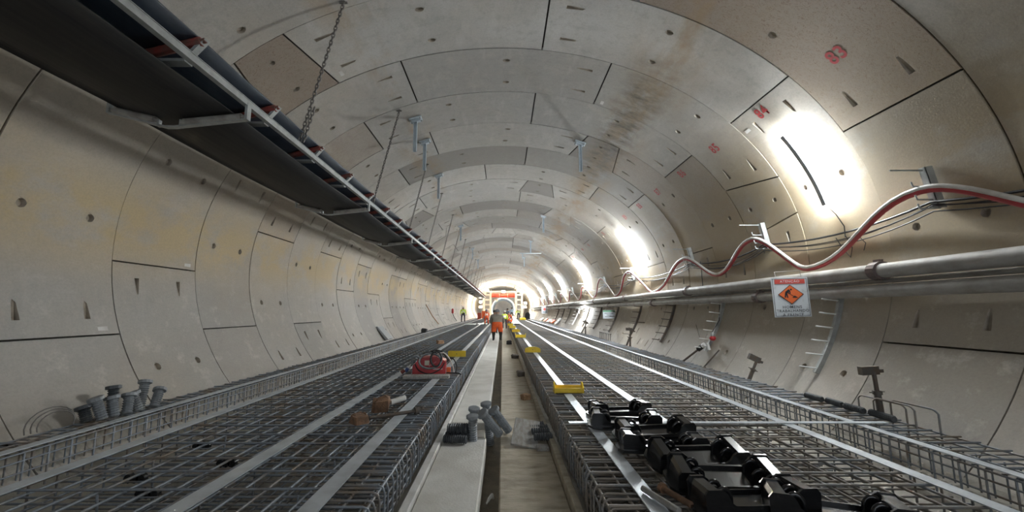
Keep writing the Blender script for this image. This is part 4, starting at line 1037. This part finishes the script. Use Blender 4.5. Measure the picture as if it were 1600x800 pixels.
# ------------------------------------------------------------------ people
SX = 1.22
def person(loc, rz, label, pose='stand', top='orange', bottom='orange', head='hair', h=1.72, legs_dark=False, helmet=None, vest=None, bulk=1.0):
    k = h/1.72
    lean = {'stand': .02, 'stoop': .42, 'bend': .75, 'walk': .05, 'crouch': .35}[pose]; drop = {'crouch': .50, 'stoop': .04, 'bend': .05}.get(pose, 0)
    V = Vector
    pel = V((0, -.10*lean*2, .93-drop)); up = V((0, sin(lean), cos(lean)))
    che = pel + up*.34; nec = pel + up*.50; hd = nec + V((0, sin(lean*.6), cos(lean*.6)))*.13; hd2 = hd + V((0, sin(lean*.4), cos(lean*.4)))*.11
    J = {'pel': (pel, .145), 'abd': (pel+up*.17, .135), 'che': (che, .155), 'nec': (nec, .062), 'hd': (hd, .090), 'hd2': (hd2, .088)}
    E_ = [('pel','abd'),('abd','che'),('che','nec'),('nec','hd'),('hd','hd2')]
    spread = .14 if pose != 'crouch' else .2
    for s_, c in ((-1, 'l'), (1, 'r')):
        st = {'walk': .22*s_}.get(pose, .0)
        hip = pel + V((.095*s_, 0, -.05)); ank = V((spread*s_, st - (.05 if pose != 'crouch' else -.0), .085)); 
        kn = (hip+ank)/2 + V((.02*s_, .04 + (.38 if pose == 'crouch' else .0), .02 + (.10 if pose == 'crouch' else 0)))
        toe = ank + V((.02*s_, .16, -.045))
        sho = che + up*.09 + V((.185*s_, 0, 0))
        if pose in ('stoop', 'bend', 'crouch'): elb = sho + V((.07*s_, .10, -.25)); wri = elb + V((-.05*s_, .17, -.16))
        else: elb = sho + V((.06*s_, -.03+.08*st, -.28)); wri = elb + V((.01*s_, .08, -.24))
        J.update({'hip'+c: (hip, .10), 'kn'+c: (kn, .065), 'cal'+c: (kn*.62+ank*.38+V((0,-.02,0)), .062), 'ank'+c: (ank, .045), 'toe'+c: (toe, .042), 'sho'+c: (sho, .072), 'elb'+c: (elb, .048), 'wri'+c: (wri, .032)})
        E_ += [('pel','hip'+c),('hip'+c,'kn'+c),('kn'+c,'cal'+c),('cal'+c,'ank'+c),('ank'+c,'toe'+c),('che','sho'+c),('sho'+c,'elb'+c),('elb'+c,'wri'+c)]
    for n_ in J:
        if n_[:3] not in ('nec', 'hd', 'hd2', 'wri', 'toe'): J[n_] = (J[n_][0], J[n_][1]*(bulk if n_[:3] not in ('ank', 'cal') else 1))
    names_ = list(J); idx = {n_: i for i, n_ in enumerate(names_)}
    me = bpy.data.meshes.new('skel'); me.from_pydata([J[n_][0] for n_ in names_], [(idx[a], idx[b]) for a, b in E_], [])
    o = bpy.data.objects.new('skel', me); C.objects.link(o)
    md = o.modifiers.new('s', 'SKIN'); md.use_smooth_shade = True
    for n_ in names_:
        d = me.skin_vertices[0].data[idx[n_]]; d.radius = (J[n_][1], J[n_][1]*(.8 if n_ in ('pel','abd','che') else 1)); d.use_root = n_ == 'pel'
    ss = o.modifiers.new('u', 'SUBSURF'); ss.levels = 1; ss.render_levels = 1
    dg = bpy.context.evaluated_depsgraph_get(); dg.update()
    bm = bmesh.new(); bm.from_mesh(o.evaluated_get(dg).to_mesh()); bpy.data.objects.remove(o)
    mats_ = [M[top], M[bottom], M['skin'], M['boot'], M['hair'], M['reflect']]
    def near(p):
        best = None
        for a, b in E_:
            A, B = J[a][0], J[b][0]; t = max(0, min(1, (p-A).dot(B-A)/max(1e-9, (B-A).length_squared))); dd = (A+(B-A)*t-p).length - (J[a][1]*(1-t)+J[b][1]*t)
            if best is None or dd < best[0]: best = (dd, a, b, t)
        return best
    for f in bm.faces:
        _, a, b, t = near(f.calc_center_median()); mi = 0
        if b.startswith(('hd',)) or (b == 'nec' and t > .8): mi = 2
        elif b.startswith(('toe',)): mi = 3
        elif b.startswith('ank'): mi = 3 if legs_dark or t > .6 else 1
        elif b.startswith('cal'): mi = 3 if legs_dark and t > .3 else 1
        elif b.startswith(('kn', 'hip')) : mi = 1
        elif a == 'pel' and t < .45: mi = 1
        elif vest and b in ('che',) and .25 < t < .55: mi = 5
        elif vest and b.startswith('kn') and .4 < t < .55: mi = 5
        f.material_index = mi; f.smooth = True
    # face, ears and hands
    ex = MB(); fw = V((0, cos(lean*.5), -sin(lean*.5))); hc = (hd+hd2)/2 + V((0,.01,0))
    def put(c, r, sc, m_): ex.cur = m_; ex.sphere(c, r, 7, 5, sc)
    put(hc + fw*.10 + V((0,0,-.02)), .018, (.8,1.2,1.4), 2)
    for s_ in (-1, 1):
        put(hc + V((.09*s_, 0, -.015)), .026, (.4,.8,1.2), 2); put(hc + fw*.085 + V((.032*s_, 0, .012)), .010, (1.2,.6,.8), 4)
    put(hc + fw*.086 + V((0,0,-.06)), .016, (1.5,.5,.45), 4)
    for s_, c in ((-1, 'l'), (1, 'r')):
        wri, elb = J['wri'+c][0], J['elb'+c][0]; d = (wri-elb).normalized(); sd = d.cross(V((s_,0,0))).normalized(); ex.cur = 2
        ex.tube([wri-d*.01, wri+d*.05, wri+d*.085], [.03,.037,.034], 7)
        for q, (of, ln) in enumerate(((-.028,.065),(-.010,.078),(.010,.074),(.027,.058))):
            b0 = wri + d*.08 + sd*of; b1 = b0 + d*ln*.5 + V((-.008*s_,0,0)); b2 = b1 + d*ln*.45 + V((-.022*s_,0,0)); ex.tube([b0,b1,b2], [.0095,.009,.0075], 5)
        b0 = wri + d*.03 + sd*.03; ex.tube([b0, b0+d*.03+sd*.03, b0+d*.06+sd*.036+V((-.012*s_,0,0))], [.011,.010,.008], 5)
    exm = ex.mesh('x')
    bm.from_mesh(exm); bpy.data.meshes.remove(exm)
    me2 = bpy.data.meshes.new('body'); bm.to_mesh(me2); bm.free()
    for m_ in mats_: me2.materials.append(m_)
    root = thing('person', label, 'person', loc, rz); root.scale = (SX*k, k, k)
    obj('body', me2, None, root)
    hh = MB(); cc = hd2 - V((0,.012,0)) + V((0,0,-.01))
    vs = []; nu, nv = 12, 5
    for j in range(nv+1):
        ph = (pi/2+ (.35 if helmet is None else .05))*j/nv
        for i in range(nu): t = 2*pi*i/nu; vs.append(cc + V((.108*sin(ph)*cos(t), .118*sin(ph)*sin(t), .112*cos(ph))))
    hh.add(vs, [(j*nu+i, (j+1)*nu+i, (j+1)*nu+(i+1) % nu, j*nu+(i+1) % nu) for j in range(nv) for i in range(nu)], True)
    if helmet: hh.tube([cc + V((.125*cos(t), .14*sin(t)+.01, 0)) for t in [2*pi*i/12 for i in range(12)]], .012, 5, closed=True)
    hh.build('helmet' if helmet else 'hood' if head != 'hair' else 'hair', M[helmet or head], root)
    if vest:                                          # crossed reflective bands on the back
        vb = MB(); a = che + up*.12 + V((-.13, -.15, 0)); b = pel + up*.10 + V((.12, -.145, 0)); a2 = V((-a.x, a.y, a.z)); b2 = V((-b.x, b.y, b.z))
        for p_, q_ in ((a, b), (a2, b2)): vb.tube([p_, (p_+q_)/2 + V((0,-.02,0)), q_], .018, 4)
        vb.build('reflective_band', M['reflect'], root)
    return root
person((-.285, 22.35, 0), 0, 'stooping person in khaki jacket and orange trousers straddling the gutter', 'stoop', 'khaki', 'orange', 'grey_cloth', 1.74, True, bulk=1.45).scale.x *= 1.12
person((-4.45, 46.5, ZT), .1, 'person in a yellow high-visibility vest walking by the left wall', 'walk', 'hivis', 'navy', h=1.72, helmet='helmet_w', vest=True)
person((-1.40, 36.2, ZT), .2, 'person in orange overalls bending at the left cage edge', 'stoop', 'orange', 'orange', h=1.42, helmet='helmet_b', vest=True)
person((-.57, 29.5, 0), -.1, 'person in dark clothes just left of the stooping khaki figure', 'stand', 'grey_cloth', 'navy', h=1.62)
person((.20, 37.5, 0), .3, 'person in yellow vest behind the stooping khaki figure', 'stand', 'hivis', 'navy', h=1.60, helmet='helmet_w', vest=True)
person((.55, 39.5, ZT), -.5, 'person in orange crouching by the right cage beside the plastic sheet', 'crouch', 'orange', 'orange', h=1.72, helmet='helmet_b', vest=True)
person((.55, 47.0, ZT), -.2, 'person in dark clothes bending before the far portal', 'bend', 'grey_cloth', 'navy', h=1.7)
person((1.50, 66, ZT), 0, 'person in a pale blue shirt standing before the far portal', 'stand', 'blueshirt', 'navy', h=1.80)
person((2.4, 62, ZT), .4, 'person in a yellow vest bending far on the right cage', 'bend', 'hivis', 'navy', h=1.7, helmet='helmet_w', vest=True)

# ------------------------------------------------------------------ plastic sheet and far clutter
mb = MB(); nx, ny = 8, 18; rnd = random.Random(8)
vs = [(0.85 + .9*i/nx + .25*j/ny, 37 + 22*j/ny, ZT + .02 + .16*sin(pi*i/nx)*(.6+.4*rnd.random()) + (.35*j/ny if 2 < i < 6 else .1*j/ny)) for j in range(ny+1) for i in range(nx+1)]
fs = [(j*(nx+1)+i, j*(nx+1)+i+1, (j+1)*(nx+1)+i+1, (j+1)*(nx+1)+i) for j in range(ny) for i in range(nx)]
mb.add(vs, fs, True); tag(mb.build('plastic_sheet', M['sheet']), 'pale blue plastic sheet draped on the right cage before the portal', 'sheet')
def crate(loc, sz, m, label, rz=0, ribs=3):
    t_ = thing('crate', label, 'crate', loc, rz); a, b, c = sz
    mb = MB(); mb.bbox((-a/2, -b/2, 0), (a/2, b/2, c), .02); mb.build('body', m, t_)
    for k in range(ribs):
        z = c*(k+.7)/(ribs+.4); mb = MB(); mb.box((-a/2-.015, -b/2-.02, z-.03), (a/2+.015, b/2+.02, z)); mb.build('rib', m, t_)
crate((-3.0, 70, ZT+.03), (1.0, .9, 1.2), M['orange_box'], 'orange crate by the left wall before the portal')
crate((-3.95, 70.5, .0), (.6, .8, 1.3), M['brownred'], 'dark red crate left of the orange one')
crate((-2.55, 62, ZT), (.6, .6, .5), M['grey_cloth'], 'low dark crate beside the orange overalls far behind', ribs=1)
# red and white barriers leaning along the right wall
for k, (y, m, l) in enumerate(((39.2, 'orange_box', 'orange plastic barrier panel leaning on the right wall, nearest'), (42.0, 'white', 'white plastic barrier panel between two orange ones on the right wall'), (45.5, 'orange_box', 'orange plastic barrier panel behind the white one on the right wall'), (50, 'white', 'farthest white barrier panel along the right wall'))):
    mb = MB(); mb.prism([P(115, y, R-.06), P(120, y, R-.20), P(120, y, R-.11), P(115, y, R-.01)], (0, 2.2, 0)); tag(mb.build('barrier_panel', M[m]), l, 'barrier', 'barrier panels along the right wall')
mb = MB(); mb.prism([P(112, 36.2, R-.05), P(120, 36.2, R-.16), P(120, 36.2, R-.08), P(112, 36.2, R-.01)], (0, 1.5, 0)); tag(mb.build('leaning_plate', M['galv_d']), 'grey metal plate leaning on the right wall before the barriers', 'plate')
lump('dark_machine', (3.9, 64, ZT+.02), (.8, 1.6, .9), 40, M['cable'], 'dark machine by the right wall near the portal', 'machine')
lump('yellow_tool', (2.75, 56, ZT+.03), (.8, .6, .28), 41, M['yellow'], 'yellow tool box on the right cage near the portal', 'tool box')
# white cloth patches on left cage far
for k, (x, y) in enumerate(((-2.95, 38), (-1.85, 39))):
    mb = MB(); mb.bbox((x-.5, y-1.2, ZT+.03), (x+.5, y+1.2, ZT+.06), .01); tag(mb.build('pale_board', M['sheet']), ['pale board lying on the left cage far behind, left one', 'pale board lying on the left cage next to the orange overalls'][k], 'board')

# ------------------------------------------------------------------ portal at the far end
YG = 74.6
gp = thing('portal_gantry', 'white steel portal with a red cross beam closing the view', 'gantry')
for s_, x0, x1 in ((-1, -3.55, -1.98), (1, 2.28, 3.75)):
    for xx in (x0+.18, x1-.18):
        mb = MB(); mb.bbox((xx-.18, YG-.25, 0), (xx+.18, YG+.25, 4.95), .02); mb.build('column', M['cream'], gp)
    for z in (.8, 1.7, 2.6, 3.5, 4.4):
        mb = MB(); mb.box((x0+.3, YG-.15, z), (x1-.3, YG+.15, z+.22)); mb.build('rung', M['cream'], gp)
    for z in (.35, 1.3, 2.2, 3.1, 4.0):
        mb = MB(); mb.box((x0+.4, YG+.05, z+.7-.24), (x1-.4, YG+.12, z+.7)); mb.build('panel', M['white'], gp)
bm_ = MB(); bm_.tube([(-1.95, YG-.1, 4.40), (2.25, YG-.1, 4.40)], .36, 14); bm_.build('red_beam', M['redbeam'], gp)
for xx in (-.55, .95):
    mb = MB(); mb.tube([(xx-.03, YG-.1, 4.40), (xx+.03, YG-.1, 4.40)], .375, 14, smooth=False); mb.build('beam_band', M['cream'], gp)
mb = MB(); mb.box((-3.55, YG-.2, 4.95), (3.75, YG+.2, 5.25)); mb.build('top_girder', M['cream'], gp)
mb = MB(); mb.box((-1.97, YG+.1, 4.05), (2.27, YG+.16, 4.95)); mb.build('header_panel', M['cream'], gp)
for xx in (-3.2, -1.9, 2.2, 3.4):
    mb = MB(); mb.box((xx-.02, YG-.02, 5.25), (xx+.02, YG+.02, 6.2)); mb.build('hanger_rod', M['iron'], gp)
def flood(x, y, z, sz, tilt, label, rz=0):
    t_ = thing('floodlight', label, 'floodlight', (x, y, z), rz, 'floodlights on the portal'); t_.rotation_euler = (tilt, 0, rz)
    mb = MB(); mb.bbox((-sz, 0, -sz*.6), (sz, .12, sz*.6), .02); mb.build('housing', M['cream'], t_)
    mb = MB(); mb.box((-sz*.88, -.012, -sz*.5), (sz*.88, 0, sz*.5)); mb.build('lens', M['flood'], t_)
    mb = MB(); mb.tube([(-sz-.03, .05, 0), (-sz-.03, .05, -sz*.9), (sz+.03, .05, -sz*.9), (sz+.03, .05, 0)], .015, 5); mb.build('yoke', M['iron'], t_)
flood(-2.9, YG-1.0, 5.35, .40, radians(-48), 'floodlight on top of the left portal column aimed at the crown')
flood(3.0, YG-1.0, 5.35, .40, radians(-48), 'floodlight on top of the right portal column aimed at the crown')
flood(-3.9, YG-1.6, 3.2, .35, radians(-5), 'floodlight on the left side of the portal aimed at the wall', radians(-50))
flood(4.1, YG-1.6, 3.0, .35, radians(-5), 'floodlight on the right side of the portal aimed at the wall', radians(50))
flood(0.2, YG-.6, 5.1, .30, radians(20), 'floodlight above the red beam aimed down the tunnel')
# corrugated steel arch inside the portal
mb = MB(); vs = []; na = 28; ys = [76.2 + .14*k for k in range(150)]
for k, y in enumerate(ys):
    for i in range(na+1):
        t = radians(-112 + 224*i/na); r_ = 2.22 + .07*sin(2*pi*(y/.85 + i*.02)); vs.append((.18 + r_*sin(t), y, 1.85 + r_*cos(t)))
mb.add(vs, [(k*(na+1)+i, k*(na+1)+i+1, (k+1)*(na+1)+i+1, (k+1)*(na+1)+i) for k in range(len(ys)-1) for i in range(na)], True)
tag(mb.build('corrugated_arch', M['duct']), 'silver corrugated steel arch seen through the portal', 'duct')
flood(1.9, 80, 1.5, .25, 0, 'small floodlight inside the corrugated arch', radians(80))
# work light shining on the lower right wall
t_ = thing('work_light', 'work light under the pipes flooding the lower right wall white', 'floodlight', (4.80, 26.4, 1.62)); t_.rotation_euler = (radians(-15), 0, radians(-80))
mb = MB(); mb.bbox((-.17, 0, -.12), (.17, .1, .12), .015); mb.build('housing', M['iron'], t_)
mb = MB(); mb.box((-.15, .1, -.10), (.15, .112, .10)); mb.build('lens', M['tube'], t_)
mb = MB(); mb.tube([(0, .05, .12), (0, .30, .20), (0, .50, .18)], .012, 5); mb.build('hook', M['iron'], t_)

for x, y, z, tl, rz_, l in ((-1.2, 75.6, 3.6, -10, 180, 'added fill light behind the portal aimed into the corrugated arch, left'), (1.6, 76.0, .9, 25, 175, 'added fill light on the floor of the corrugated arch'), (-3.4, 77.5, 5.0, 35, 180, 'added fill light behind the portal aimed at the crown, left'), (3.6, 77.5, 5.0, 35, 180, 'added fill light behind the portal aimed at the crown, right'), (-4.2, 79, 2.4, 0, 180, 'added fill light behind the portal beside the left wall'), (4.3, 79, 2.4, 0, 180, 'added fill light behind the portal beside the right wall')):
    flood(x, y, z, .38, radians(tl), l, radians(rz_))  # fill lights added to brighten the arch and tunnel behind the portal
